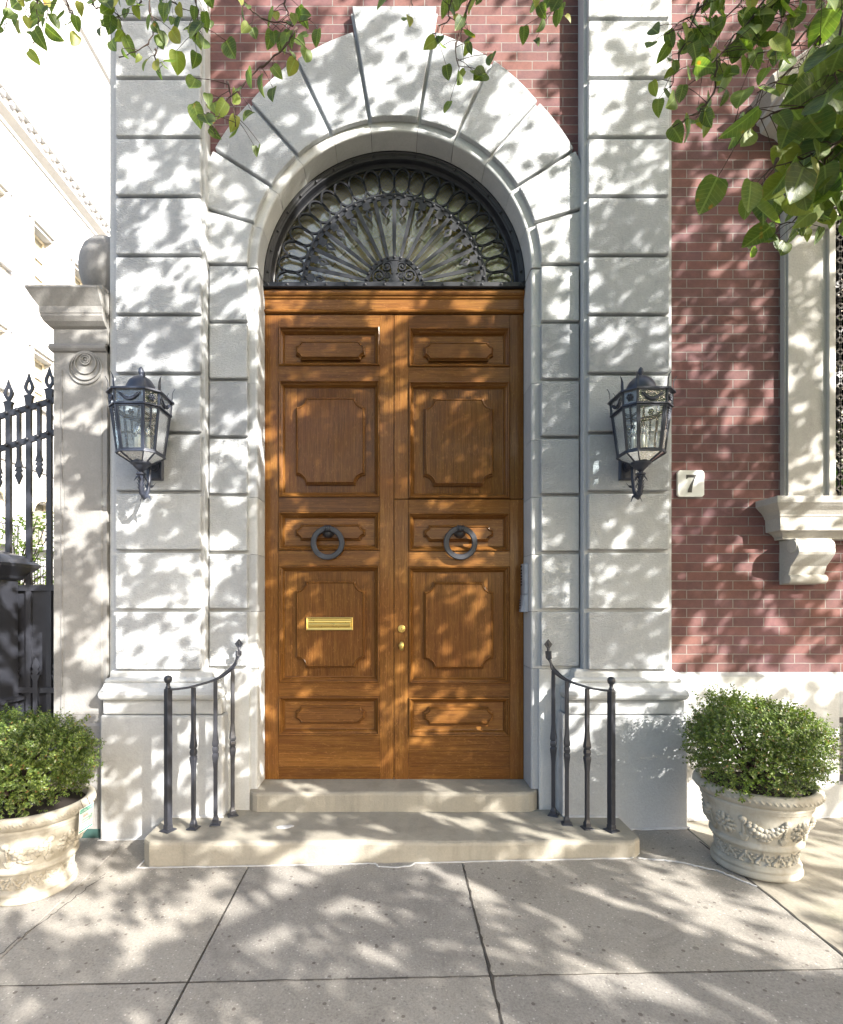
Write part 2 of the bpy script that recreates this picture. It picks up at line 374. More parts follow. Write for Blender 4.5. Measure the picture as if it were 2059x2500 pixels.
g=MB(); g.rings([[(x,y,gz(x,y)-.26) for x,y in ((-40,-4.7),(40,-4.7),(40,0),(-40,0))],[(x,y,gz(x,y)-.012) for x,y in ((-40,-4.7),(40,-4.7),(40,0),(-40,0))]])
tag(g.build('paving_bed',M['joint']),kind='structure')
g=MB(); g.rings([[(x,y,gz(x,y)-.4) for x,y in ((-40,-4.95),(40,-4.95),(40,-4.76),(-40,-4.76))],[(x,y,gz(x,y)+.004) for x,y in ((-40,-4.95),(40,-4.95),(40,-4.76),(-40,-4.76))]])
tag(g.build('kerb',M['sill'],None,.015),kind='structure')
g=MB(); g.rings([[(x,y,z) for x,y in ((-60,-16),(60,-16),(60,-4.96),(-60,-4.96))] for z in (-.29,-.22)]); tag(g.build('road',M['road']),kind='structure')
g=MB(); g.rings([[(x,y,z) for x,y in ((-30,.02),(-2.1,.02),(-2.1,40),(-30,40))] for z in (-.29,-.05)]); tag(g.build('courtyard',M['flag']),kind='structure')
# jagged crack along the joints, old filler
def ribbon(mb, pts, w, lift, jit=0, h=.003):
    rnd=random.Random(3); L=[];R=[]
    for i,(x,y) in enumerate(pts):
        a=Vector(pts[max(0,i-1)]); b=Vector(pts[min(len(pts)-1,i+1)]); d=(b-a).normalized(); n=Vector((-d.y,d.x))
        k=w*(1+rnd.uniform(-jit,jit)); dx=rnd.uniform(-jit,jit)*w*.6
        L.append((x+n.x*(k/2+dx),y+n.y*(k/2+dx))); R.append((x-n.x*(k/2-dx),y-n.y*(k/2-dx)))
    rs=[[(l[0],l[1],gz(*l)+lift),(l[0],l[1],gz(*l)+lift+h),(r[0],r[1],gz(*r)+lift+h),(r[0],r[1],gz(*r)+lift)] for l,r in zip(L,R)]
    mb.rings(rs)
def poly(pts, n, jit=0, seed=1):
    r=random.Random(seed); out=[]
    for (a,b) in zip(pts[:-1],pts[1:]):
        for k in range(n): u=k/n; out.append((a[0]+(b[0]-a[0])*u+r.uniform(-jit,jit),a[1]+(b[1]-a[1])*u+r.uniform(-jit,jit)))
    out.append(pts[-1]); return out
g=MB()
ribbon(g,poly([(.435,-.60),(.43,-1.1),(.435,-1.56),(.42,-2.0)],14,.004,2),.008,.0005,.7,.0015)
ribbon(g,poly([(2.06,-.35),(2.08,-1.0),(2.085,-1.56)],14,.003,3),.010,.0005,.6,.0015)
ribbon(g,poly([(-1.80,-.60),(-1.86,-.95),(-1.93,-1.35)],14,.012,4),.003,.0005,.7,.0012)
ribbon(g,poly([(-3,-1.555),(-1,-1.556),(.4,-1.554),(2.5,-1.556)],30,.0015,5),.0045,.0004,.5,.001)
ribbon(g,poly([(-.925,-.6),(-.927,-1.56),(-.925,-2.3)],25,.001,6),.0045,.0004,.3,.001)
tag(g.build('pavement_cracks',M['joint']),kind='structure')
# ---------------------------------------------------------------- the townhouse
ZC=4.15; RI=1.012; YD=.216
HZ=8.2
HOUSE=thing('townhouse',(0,0,0),'limestone and red brick townhouse with tall arched doorway and panelled oak double door','townhouse')
WX0,WX1,WZ0,WZ1=3.20,4.62,2.42,4.60        # right window
BX0,BX1,BZ0,BZ1=3.27,4.4,.33,.83
g=MB()
holes=[(-1.372,1.372,-1,5.2),(WX0-.01,WX1+.01,WZ0,WZ1)]
def bw(u0,u1,v0,v1): g.box(u0,u1,0,.3,v0,v1)
cells(2.0,7.0,1.157,HZ,[(WX0-.02,WX1+.02,WZ0-.02,WZ1+.02)],bw)
g.build('brick_wall',M['brick'],HOUSE)
g=MB()
# brick above the arch, cut to the stone
def RO(t):
    pts=[(0,1.73),(9.7,1.73),(25.5,1.667),(41.5,1.594),(57.5,1.567),(90,1.5)]
    t=abs(t)
    for (a,ra),(b,rb) in zip(pts[:-1],pts[1:]):
        if t<=b: return ra+(rb-ra)*(t-a)/(b-a)
    return 1.5
XP=1.372
arc=[]
for k in range(-20,21):
    a=k*3.6*.86; R=RO(a)-.06; x=R*sin(radians(a)); arc.append((x,ZC+R*cos(radians(a))))
arc=[p for p in arc if abs(p[0])<XP]
b=len(g.v)
top=[(x,HZ) for x,z in arc]
for (p,q) in zip(arc[:-1],arc[1:]):
    g.prism([(p[0],p[1]),(q[0],q[1]),(q[0],HZ),(p[0],HZ)],.012,.25)
zl=arc[0][1]
g.box(-XP-.02,arc[0][0],.012,.25,zl-.3,HZ); g.box(arc[-1][0],XP+.02,.012,.25,zl-.3,HZ)
g.build('brick_panel',M['brick'],HOUSE)
# rear body keeps the sky out
g=MB(); g.box(-2.1,7,1.3,9,-.3,HZ); g.box(-2.1,-1.1,.3,1.3,-.3,HZ); g.box(1.1,3.1,.3,1.3,-.3,HZ); g.box(4.8,7,.3,1.3,-.3,HZ); g.box(-1.1,1.1,.3,1.3,5.3,HZ); g.box(3.1,4.8,.3,1.3,4.8,HZ); g.box(3.1,4.8,.3,1.3,-.3,2.3)
g.box(-1.1,1.1,.3,1.3,-.3,4.0)
g.build('house_core',M['tan'],HOUSE)
# cornice far above the frame
g=MB(); g.xprism([(.2,HZ),(-.15,HZ),(-.2,HZ+.15),(-.45,HZ+.25),(-.45,HZ+.35),(.2,HZ+.4)],-2.15,7.05); g.build('cornice',M['stone'],HOUSE)

J0,JS=1.182,.4225
def side(s):  # pilaster on side s
    g=MB(); 
    xa,xb=(1.365,2.0) if s>0 else (-2.025,-1.365)
    g.box(xa,xb,-.10,.28,1.165,HZ)
    if s<0: g.box(-2.052,-2.025,-.075,.28,1.1,HZ); g.box(-2.078,-2.052,-.05,.28,1.1,HZ)
    ob=g.build('pilaster',M['stone'],HOUSE,.004)
    g=MB()
    ba,bb=(1.388,1.965) if s>0 else (-1.992,-1.385)
    k=0
    while J0+k*JS<HZ-.2:
        z0=J0+k*JS+.025; z1=J0+(k+1)*JS-.001
        g.box(ba,bb,-.138,-.099,z0 if k else J0+.012,min(z1,HZ)); k+=1
    g.build('rusticated_blocks',M['stone_rough'],ob,.007,seg=2)
    # attic base mouldings: swept round three sides
    g=MB(); pa,pb=(1.21,2.085) if s>0 else (-2.09,-1.217)
    cx0,cx1=xa,xb
    prof=[(.0,1.192),(.022,1.172),(.026,1.135),(.045,1.133),(.056,1.122),(.060,1.112),(.052,1.100),(.062,1.098),(.075,1.07),(.098,1.045),(.105,1.022),(.098,1.0),(.085,.985),(.06,.982)]
    rs=[]
    for out,z in prof:
        ex=out*1.0
        lo=cx0-ex-(.05 if s>0 else .0); hi=cx1+ex*(.7 if s>0 else 1)+(.0 if s>0 else .04)
        if s<0: lo=cx0-ex*.55-.0
        rs.append([(lo,.02,z),(hi,.02,z),(hi,-.10-out,z),(lo,-.10-out,z)])
    g.rings(rs, smooth=False); g.build('base_moulding',M['stone'],ob,.003)
    g=MB(); g.box(pa+.012,pb-.012,-.150,.1,.873,.983); g.box(pa,pb,-.160,.1,-.1,.870)
    g.build('pedestal',M['stone'],ob,.014,seg=3)
side(-1); side(1)

# arch and door piers
def vous(mb,a0,a1,ri,ro,y0,y1,gap,top=None):
    n=10; inn=[];out=[]
    for k in range(n+1):
        u=k/n
        def pt(R):
            g2=math.degrees(gap/R); a=a0+g2+(a1-a0-2*g2)*u
            return R*sin(radians(a)),ZC+R*cos(radians(a)),a
        x,z,a=pt(ri); inn.append((x,z))
        R=ro if ro else RO((a0+a1)/2+((a1-a0)/2)*(2*u-1))
        x,z,a=pt(R)
        if top: 
            R=(top-ZC)/cos(radians(a)); x,z,a=pt(R)
        if abs(x)>XP:
            R=XP/abs(sin(radians(a))); x,z,a=pt(R)
        out.append((x,z))
    mb.prism(inn+out[::-1],y0,y1)
AJ=[9.7,25.6,41.6,57.5,73.5,90.0]
edges=[(-AJ[0],AJ[0])]+[(a,b) for a,b in zip(AJ[:-1],AJ[1:])]+[(-b,-a) for a,b in zip(AJ[:-1],AJ[1:])]
g=MB(); h=MB(); kf=MB(); kb=MB()
for i,(a,b) in enumerate(edges):
    top=6.03 if i==0 else None
    vous(kb if i==0 else h,a,b,RI+.052,None,.0,.27,.0,top)
    vous(kf if i==0 else g,a,b,RI+.066,None,-.040 if i else -.055,.001,.0125,(top-.004) if top else None)
joints=[J0+k*JS for k in range(0,7)]+[ZC-.012]
for s in (-1,1):
    for z0,z1 in zip(joints[:-1],joints[1:]):
        xa,xb=sorted((s*(RI+.066),s*1.356))
        g.box(xa,xb,-.040,.001,z0+.024,z1-.001)
        xa,xb=sorted((s*(RI+.052),s*XP)); h.box(xa,xb,0,.27,z0,z1)
    xa,xb=sorted((s*(RI+.052),s*(XP+.02))); h.box(xa,xb,-.030,.27,.0,J0)
ARCH=h.build('arch_surround',M['stone'],HOUSE,.002)
g.build('rusticated_blocks',M['stone_rough'],ARCH,.007)
KS=kb.build('keystone',M['stone'],HOUSE,.002); kf.build('keystone_face',M['stone_rough'],KS,.007)
# moulded reveal, one length per block with hairline joints
def reveal(mb, prof, grow=0, seams=True):
    def seg(pts):    # pts: list of (dirx,dirz,cx,cz)
        mb.rings([[(cx+dx*(RI+o+grow),y,cz+dz*(RI+o+grow)) for o,y in prof] for dx,dz,cx,cz in pts],closed=True,smooth=False)
    e=.0016 if seams else 0
    for s in (-1,1):
        zz=[.292]+joints
        for z0,z1 in zip(zz[:-1],zz[1:]): seg([(s,0,0,z0+e),(s,0,0,z1-e)])
    allj=sorted({a for ed in edges for a in ed})
    for a,b in zip(allj[:-1],allj[1:]):
        de=math.degrees(e/RI)
        seg([(sin(radians(t)),cos(radians(t)),0,ZC) for t in [a+de+(b-a-2*de)*k/8 for k in range(9)]])
g=MB(); reveal(g,[(.056,.012),(.055,-.0015),(.016,-.0015),(.006,.002),(.0015,.008),(.0,.018),(.0,.285),(.056,.285)])
g.build('door_reveal',M['stone'],HOUSE)
g=MB(); reveal(g,[(.054,.02),(.01,.02),(.006,.03),(.006,.28),(.054,.28)],0,False); g.build('reveal_joint',M['joint'],HOUSE)

# lower stone base under the brick
g=MB()
def sb(u0,u1,v0,v1): g.box(u0,u1,-.028,.3,v0,v1)
cells(2.04,7.0,-.2,1.125,[(BX0,BX1,BZ0,BZ1)],sb)
g.xprism([(.2,1.1255),(-.028,1.1255),(-.024,1.138),(-.002,1.157),(.2,1.157)],2.04,7.0)
BASE=g.build('stone_base',M['stone'],HOUSE,.0)
g=MB(); g.box(2.62,2.626,-.0295,-.02,.0,.62); g.box(2.1,7,-.0290,-.02,.618,.622); g.build('base_joint',M['joint'],BASE)
# basement window
g=MB(); g.box(BX0,BX1,.10,.14,BZ0,BZ1); bwn=g.build('basement_window',M['pane'],HOUSE)
g=MB()
for a in (BX0,BX0+.55,BX1-.05): g.box(a,a+.05,.05,.13,BZ0,BZ1)
for z in (BZ0,BZ0+.16,BZ1-.06): g.box(BX0+.05,BX1-.05,.055,.125,z,z+.05)
for k in range(8): g.tube([(BX0+.08+k*.14,0,BZ0),(BX0+.08+k*.14,0,BZ1)],.009,6)
g.build('window_frame',M['iron'],bwn)
g=MB(); g.box(BX0-.1,BX1+.1,.5,.52,BZ0-.1,BZ1+.1); g.build('blind',M['blind'],bwn)

# the window on the right: surround, sill, brackets, hood, grille
g=MB(); g.box(WX0-.33,WX0,-.06,.25,WZ0,4.80); g.box(WX1,WX1+.33,-.06,.25,WZ0,4.80); g.box(WX0,WX1,-.055,.25,4.60,4.80)
WIN=g.build('window_surround',M['sill'],HOUSE,.004)
g=MB(); g.box(WX0-.345,WX0-.331,-.045,.1,WZ0,4.8); g.box(WX0-.05,WX0-.003,-.085,-.058,WZ0,4.6); g.build('surround_fillet',M['sill'],WIN,.003)
g=MB()
SX0=2.673
def sillring(prof,cx0,cx1):
    g.rings([[(cx0-o,.1,z),(cx1+o,.1,z),(cx1+o,-o-.0,z),(cx0-o,-o-.0,z)] for o,z in prof])
sillring([(.225,2.419),(.225,2.372),(.218,2.366),(.205,2.350),(.180,2.325),(.165,2.300),(.160,2.283),(.155,2.280),(.150,2.186),(.128,2.183),(.11,2.172),(.09,2.150),(.085,2.130)],SX0+.225,5.15-.2)
g.build('window_sill',M['sill'],WIN,.003)
for bx in (2.85,4.70):
    g=MB(); pr=[]
    import itertools
    for k in range(17):
        u=k/16; z=2.128-.31*u
        y=-.155-.035*sin(pi*min(1,u*1.6))+.085*max(0,(u-.35)/.65)**.8
        pr.append((y,z))
    pr+=[(-.10,1.815)]
    pr=[(.02,2.128)]+pr+[(.02,1.80)]
    g.xprism(pr,bx,bx+.26)
    g.tube([(bx-.006,-.085,1.842),(bx+.266,-.085,1.842)],.034,14); g.tube([(bx-.008,-.13,2.075),(bx+.268,-.13,2.075)],.048,16)
    g.build('sill_bracket',M['sill'],WIN,.003)
g=MB()  # hood
g.box(2.83,WX1+.37,-.08,.1,4.80,4.86); g.box(2.85,WX1+.35,-.06,.1,4.86,5.05)
hood=[(.02,5.05),(.06,5.07),(.09,5.10),(.15,5.12),(.19,5.14),(.20,5.19),(.22,5.20),(.22,5.22)]
g.rings([[(2.90-o,.1,z),(WX1+.30+o,.1,z),(WX1+.30+o,-o-.04,z),(2.90-o,-o-.04,z)] for o,z in hood])
cxw=(WX0+WX1)/2
for s in (-1,1):       # broken swan-neck pediment
    path=[]
    for k in range(15):
        u=k/14; path.append((cxw+s*(1.20-.95*u), 5.25+.62*u**1.0*(1-.25*(1-u))+.06*sin(u*pi)))
    rs=[]
    for k,(x,z) in enumerate(path):
        a=Vector(path[max(0,k-1)]); b=Vector(path[min(14,k+1)]); d=(b-a).normalized(); n=Vector((-d.y,d.x)) if d.x*s<0 and s>0 else Vector((-d.y,d.x))
        if n.y<0: n=-n
        rs.append([(x+n.x*q,y,z+n.y*q) for q,y in ((0,.05),(0,-.12),(.04,-.14),(.06,-.2),(.11,-.23),(.13,-.23),(.13,.05))])
    g.rings(rs)
    g.tube([(path[-1][0]+s*-.02,-.24,path[-1][1]+.05),(path[-1][0]-s*.02,.03,path[-1][1]+.05)],.13,20)
g.box(cxw-.14,cxw+.14,-.16,.05,5.22,5.75); g.lathe([(.05,0),(.10,.03),(.06,.09),(.13,.2),(.15,.3),(.09,.42),(.04,.5),(.05,.54),(.0,.6)],(cxw,-.05,5.75),24)
g.box(2.95,WX1+.25,-.03,.1,5.22,5.55)
g.build('window_hood',M['sill'],WIN,.003)
for bx in (WX0-.31,WX1+.03):
    g=MB(); pr=[(.0,4.79),(-.20,4.79),(-.215,4.75),(-.20,4.69),(-.15,4.66),(-.12,4.60),(-.12,4.52),(-.15,4.46),(-.13,4.40),(-.08,4.385),(.0,4.40)]
    g.xprism([(y,z) for y,z in pr],bx,bx+.27); g.tube([(bx-.01,-.15,4.73),(bx+.28,-.15,4.73)],.065,18); g.tube([(bx-.008,-.10,4.435),(bx+.278,-.10,4.435)],.045,16)
    for q in range(5): g.ell((bx+.135,-.165+.004*q,4.64-.045*q),(.09-.012*q,.03,.03))
    g.build('hood_console',M['sill'],WIN,.003)
g=MB(); g.box(WX0,WX1,.17,.18,WZ0,WZ1); g.build('window_pane',M['pane'],WIN)
g=MB()
for a in (WX0+.03,cxw-.03,WX1-.09): g.box(a,a+.06,.12,.168,WZ0+.05,WZ1-.03)
for z in (WZ0+.05,3.45,WZ1-.09): g.box(WX0+.03,WX1-.03,.118,.166,z,z+.06)
g.build('sash',M['winframe'],WIN)
g=MB(); g.box(WX0-.05,WX1+.05,.9,.92,WZ0-.05,WZ1+.1); g.build('blind',M['blind'],WIN)
g=MB()
def ring(mb,c,r,w,n=20,rz=None,th=None,plane_y=None,ang=0):
    rz=rz or r; th=th or w
    pts_o=[];rs=[]
    ca,sa=cos(ang),sin(ang)
    for k in range(n):
        t=2*pi*k/n; 
        def q(dr,dy):
            a=(r+dr)*cos(t); b=(rz+dr)*sin(t)
            return (c[0]+a*ca-b*sa, c[1]+dy, c[2]+a*sa+b*ca)
        rs.append([q(-w/2,-th/2),q(w/2,-th/2),q(w/2,th/2),q(-w/2,th/2)])
    rs.append(rs[0]); mb.rings(rs,cap0=False,cap1=False,smooth=False)
for i in range(18):
    for j in range(26):
        ring(g,(WX0+.045+i*.0795,-.01,WZ0+.05+j*.084),.042,.011,14,th=.02)
for z in (WZ0+.01,3.35,3.99,WZ1-.03): g.box(WX0,WX1,-.02,.0,z,z+.014)
for k in range(5): g.box(WX0+.35*k,WX0+.35*k+.014,-.022,.002,WZ0,WZ1)
g.build('ring_grille',M['iron'],WIN)
# sloping door lobby behind the transom
g=MB(); g.box(-1.08,1.08,.42,.44,4.0,5.28)
lob=g.build('lobby_wall',M['tan'],HOUSE)
g=MB(); n=30; R0,R1=.60,.78
for Rr,yy in ((.84,.385),(.62,.40)):
    prs=[(Rr,0),(Rr+.12,0),(Rr+.12,.03),(Rr,.03)]
    g.rings([[(r*cos(pi*k/n),yy+y,ZC-.1+r*sin(pi*k/n)) for r,y in prs] for k in range(n+1)])
g.build('lobby_arch',mk_plain('pale_tan_plaster',(.72,.64,.38),.8),lob)

# ---- door leaves
k_=.0031969
def dx(px): return (px-VX)*k_
def dz(py): return H-(py-VY)*k_
Z0,Z1=.292,dz(768.5)
def notched(x0,x1,z0,z1,r,n=7):
    pts=[]
    for cx,cz,a0 in ((x0,z0,90),(x1,z0,180),(x1,z1,270),(x0,z1,360)):
        for k in range(n):
            a=radians(a0-90*k/(n-1)); pts.append((cx+r*cos(a),cz+r*sin(a)))
    return pts   # counter-clockwise in x,z with inward bites
def leaf(s):
    x0,x1=(-1.012+.003,-.0045) if s<0 else (.0005,1.012-.003)
    ox=0
    ix0,ix1=(dx(680.5),dx(927.7)) if s<0 else (dx(997.8),dx(1245))
    rx0,rx1=(dx(720.8),dx(892)) if s<0 else (dx(1035),dx(1206))
    dy=0 if s<0 else 2.5
    P=[(798,893.7,829,876,12),(928.8,1214.3,968,1182,24),(1249.6,1344,1278.6,1319,12),(1380,1667,1417.7,1631,24),(1700,1796,1725,1768.5,12)]
    P=[(dz(a+dy),dz(b+dy),dz(c+dy),dz(d+dy),r*k_) for a,b,c,d,r in P]    # top,bottom,rtop,rbottom
    g=MB(); ya,yb=YD,YD+.06
    split=dz(1217.5+1) if s>0 else None
    def stile(a,b):
        if split: g.box(a,b,ya,yb,Z0,split-.003); g.box(a,b,ya,yb,split+.003,Z1)
        else: g.box(a,b,ya,yb,Z0,Z1)
    e=.0008
    stile(x0,ix0-e); stile(ix1+e,x1)
    g.mi=1
    zt=Z1
    for (t_,b_,rt,rb,r) in P:
        lo=t_+0.0; hi=zt
        if split and lo<split<hi:
            g.box(ix0,ix1,ya,yb,lo,split-.003); g.box(ix0,ix1,ya,yb,split+.003,hi)
        else: g.box(ix0,ix1,ya,yb,lo,hi)
        zt=b_
    zs=[zt,dz(1835),dz(1872),Z0]
    for a,b in zip(zs[:-1],zs[1:]): g.box(ix0,ix1,ya,yb,b+e/2,a-e/2)
    L=g.build('door_leaf',[M['oak_v'],M['oak_h']],HOUSE,.0012,seg=1)
    for i,(t_,b_,rt,rb,r) in enumerate(P):
        g=MB()
        o=[(ix0,b_),(ix1,b_),(ix1,t_),(ix0,t_)]
        prof=[(.001,.012),(.001,-.005),(.004,-.012),(.010,-.015),(.015,-.010),(.018,.002),(.022,.006),(.030,.014),(.038,.029),(.042,.035),(.042,.041),(.048,.043)]
        g.mi=0
        g.rings([[(x,ya+y,z) for x,z in inset(o,q)] for q,y in prof],cap0=False,cap1=False)
        for q in range(len(g.m)-44,len(g.m)): g.m[q]=1 if (q-(len(g.m)-44))%4 in (0,2) else 0
        fi=inset(o,.047)
        g.mi=0 if r>.05 else 1
        nb=8 if r>.05 else 1
        for k in range(nb):
            a=fi[0][0]+(fi[1][0]-fi[0][0])*k/nb; b=fi[0][0]+(fi[1][0]-fi[0][0])*(k+1)/nb
            g.box(a+.0003,b-.0003,ya+.042,ya+.055,fi[0][1],fi[2][1])
        ro=notched(rx0,rx1,rb,rt,r)
        prof=[(0,.045),(0,.024),(.003,.018),(.008,.016),(.0105,.012),(.013,.004),(.017,.0),(.020,.002),(.022,.006)]
        g.rings([[(x,ya+y,z) for x,z in inset(ro,q)] for q,y in prof],cap0=False,cap1=True,smooth=False)
        g.build('door_panel',[M['oak_v'],M['oak_h']],L)
    # ring pull
    cx=dx(802) if s<0 else dx(1123); cz=dz(1327)
    g=MB(); R=.110; n=40; rs=[]
    for k in range(n):
        t=2*pi*k/n
        def q(dr,dy): return (cx+(R+dr)*cos(t), YD-.045+dy, cz+(R+dr)*sin(t))
        rs.append([q(-.021,-.006),q(-.015,-.012),q(.015,-.012),q(.021,-.006),q(.021,.009),q(-.021,.009)])
    rs.append(rs[0]); g.rings(rs,cap0=False,cap1=False)
    g.tube([(cx-.026,YD-.045,cz+R),(cx+.026,YD-.045,cz+R)],.024,12)
    for u in (-.022,-.007,.008,.022): g.tube([(cx+u-.004,YD-.045,cz+R),(cx+u+.004,YD-.045,cz+R)],.027,12)
    g.lathe([(.0,0),(.02,.0),(.03,.012),(.045,.03),(.048,.04),(.0,.04)],(0,0,0),20)
    q=MB(); q.v=[(cx+a,YD-.04+c,cz+R-.022+b) for a,b,c in g.v[-120:]]
    base=len(g.v)-120; g.v[base:]=q.v
    g.build('ring_pull',M['iron'],L)
    return L
LL=leaf(-1); LR=leaf(1)
# mail slot
g=MB(); a,b,c,d_=dx(748),dx(862),dz(1538.5),dz(1507)
y=YD+.003
g.rings([[(x,yy,z) for x,z in inset([(a,c),(b,c),(b,d_),(a,d_)],q)] for q,yy in ((0,y),(0,y-.007),(.004,y-.010),(.008,y-.008),(.014,y-.006))])
q=inset([(a,c),(b,c),(b,d_),(a,d_)],.020)
zz0,zz1=q[0][1],q[2][1]; hh=zz1-zz0
g.xprism([(y-.004,zz0),(y-.012,zz0+.004),(y-.018,zz0+.016),(y-.020,zz0+hh*.45),(y-.014,zz0+hh*.62),(y-.010,zz0+hh*.66),(y-.014,zz0+hh*.74),(y-.013,zz0+hh*.85),(y-.004,zz1)],q[0][0],q[1][0])
for xx in (a+.011,b-.011):
    for z in (c+.011,d_-.011): g.ell((xx,y-.009,z),(.004,.003,.004))
g.build('mail_slot',M['brass'],LL)
g=MB(); cx,cz=dx(981),dz(1535)
def disc(mb,cx,y,cz,prof,n=28): mb.rings([[(cx+r*cos(2*pi*i/n),y+yy,cz+r*sin(2*pi*i/n)) for i in range(n)] for r,yy in prof],smooth=True)
disc(g,cx,YD,cz,[(.029,.001),(.029,-.006),(.025,-.010),(.020,-.007),(.018,-.008),(.018,-.014),(.012,-.015)])
lk=g.build('lock_cylinder',M['brass'],LR); g=MB(); g.box(cx-.0015,cx+.0015,YD-.0155,YD-.012,cz-.007,cz+.007); g.build('keyhole',M['dark'],lk)
g=MB(); cz=dz(1576); g.ell((cx,YD-.052,cz),(.021,.016,.037),n=16,m=12); g.tube([(cx,YD,cz),(cx,YD-.05,cz)],.011,12); disc(g,cx,YD,cz,[(.024,.001),(.024,-.005),(.018,-.008)])
g.build('door_knob',M['brass'],LR)
# dark gap behind the leaves, frieze board
g=MB(); g.box(-1.0,1.0,YD+.05,YD+.07,.2,4.1); g.build('door_rebate',M['dark'],HOUSE)
g=MB()
zt=4.098
g.xprism([(YD+.05,Z1+.006),(YD-.006,Z1+.006),(YD-.022,Z1+.012),(YD-.026,Z1+.022),(YD-.018,Z1+.034),(YD-.006,Z1+.038),(YD-.006,Z1+.115),(YD-.016,Z1+.122),(YD-.020,Z1+.134),(YD-.030,Z1+.140),(YD-.038,Z1+.152),(YD-.040,Z1+.168),(YD-.030,zt),(YD+.05,zt)],-1.009,1.009)
g.build('transom_beam',M['oak_h'],HOUSE,.001,seg=1)
# ---- fanlight
g=MB(); YG=.245
n=64
prof=[(.0,.170),(-.010,.170),(-.016,.178),(-.030,.182),(-.036,.190),(-.044,.192),(-.048,.205),(-.052,.23),(-.060,.245),(-.068,.25),(-.068,.275),(.0,.275)]
g.rings([[((RI+o-.001)*cos(pi*k/n),y,ZC+(RI+o-.001)*sin(pi*k/n)) for o,y in prof] for k in range(n+1)],smooth=False)
g.box(-1.008,1.008,.165,.27,4.099,4.140); g.box(-1.006,1.006,.185,.27,4.140,4.156); g.xprism([(.165,4.099),(.15,4.101),(.15,4.106),(.165,4.110)],-1.008,1.008)
FAN=g.build('fanlight_frame',M['iron_grille'],HOUSE,.001,seg=1)
g=MB()
for k in range(14): g.ell((-.975+.15*k,.163,4.121),(.013,.012,.013),n=10,m=6)
for k in range(19):
    a=pi*(k+.5)/19; g.ell(((RI-.03)*cos(a),.178,ZC+(RI-.03)*sin(a)),(.010,.010,.010),n=8,m=6)
g.build('rivets',M['iron_grille'],FAN)
g=MB(); R=.95
g.rings([[(0,yy,ZC)]+[(R*cos(pi*k/40),yy,ZC+R*sin(pi*k/40)) for k in range(41)] for yy in (.285,.290)]); g.build('wired_glass',M['wire_glass'],FAN)
def arcband(mb,R0,R1,y0,y1,n=48):
    mb.rings([[(r*cos(pi*k/n),y,ZC+.004+r*sin(pi*k/n)) for r,y in ((R0,y0),(R1,y0),(R1,y1),(R0,y1))] for k in range(n+1)])
zb=ZC+.004
g=MB(); arcband(g,.685,.722,YG-.006,YG+.006); arcband(g,.715,.726,YG-.012,YG+.012); g.build('rivet_band',M['iron_grille'],FAN)
g=MB()
for k in range(22):
    a=radians(8.18*(k+.5)); ring(g,(.828*cos(a),YG+.004,zb+.828*sin(a)),.100,.013,26,rz=.062,th=.018,ang=a)
g.build('oval_rings',M['iron_grille'],FAN)
for k in range(13):
    a=radians(12+13*k); ca,sa=cos(a),sin(a); g=MB()
    def q(r,w,y): return (r*ca-w*sa,y,zb+r*sa+w*ca)
    g.rings([[q(.205,-.012,YG-.010),q(.205,.012,YG-.010),q(.205,.012,YG-.004),q(.205,-.012,YG-.004)],[q(.722,-.017,YG-.010),q(.722,.017,YG-.010),q(.722,.017,YG-.004),q(.722,-.017,YG-.004)]])
    g.ell(q(.700,0,YG-.014),(.013,.011,.013),n=10,m=6); g.ell(q(.222,0,YG-.014),(.012,.010,.012),n=10,m=6)
    g.build('spoke',M['iron_grille'],FAN,.001,seg=1)
def sticks(mb, pts, w, y, th):           # flat scroll from a centre line
    rs=[]
    for i,p in enumerate(pts):
        a=Vector(pts[max(0,i-1)]); b=Vector(pts[min(len(pts)-1,i+1)]); d=(b-a).normalized(); nn=Vector((-d.y,d.x)); ww=w[i] if hasattr(w,'__len__') else w
        rs.append([(p[0]+nn.x*ww/2*u,y+v,p[1]+nn.y*ww/2*u) for u,v in ((-1,-th/2),(1,-th/2),(1,th/2),(-1,th/2))])
    mb.rings(rs)
for k in range(14):
    a=radians(5.5+13*k); ca,sa=cos(a),sin(a); g=MB()
    def loc(r,w): return (r*ca-w*sa, zb+r*sa+w*ca)
    # tapering stem, three-lobed leaf, pierced drop
    g.prism([loc(*p) for p in ((.712,-.020),(.700,-.014),(.685,-.015),(.672,-.034),(.655,-.026),(.640,-.036),(.628,-.014),(.628,.014),(.640,.036),(.655,.026),(.672,.034),(.685,.015),(.700,.014),(.712,.020))],YG-.012,YG-.006)
    o=[(.630,.0),(.618,.014),(.600,.027),(.585,.029),(.570,.020),(.552,.008),(.535,.0)]
    o=o+[(r,-w) for r,w in o[-2:0:-1]]
    i_=[(.612,0),(.606,.004),(.598,.008),(.588,.010),(.578,.006),(.570,.002),(.566,0)]
    i_=i_+[(r,-w) for r,w in i_[-2:0:-1]]
    rs=[]
    for (oo,ii) in zip(o,i_):
        A=loc(*oo);B=loc(*ii); rs.append([(A[0],YG-.012,A[1]),(A[0],YG-.005,A[1]),(B[0],YG-.005,B[1]),(B[0],YG-.014,B[1])])
    rs.append(rs[0]); g.rings(rs,cap0=False,cap1=False)
    x_,z_=loc(.702,0); g.ell((x_,YG-.014,z_),(.012,.010,.012),n=10,m=6)
    g.build('pendant_leaf',M['iron_grille'],FAN)
g=MB(); arcband(g,.200,.232,YG-.012,YG+.006,30)
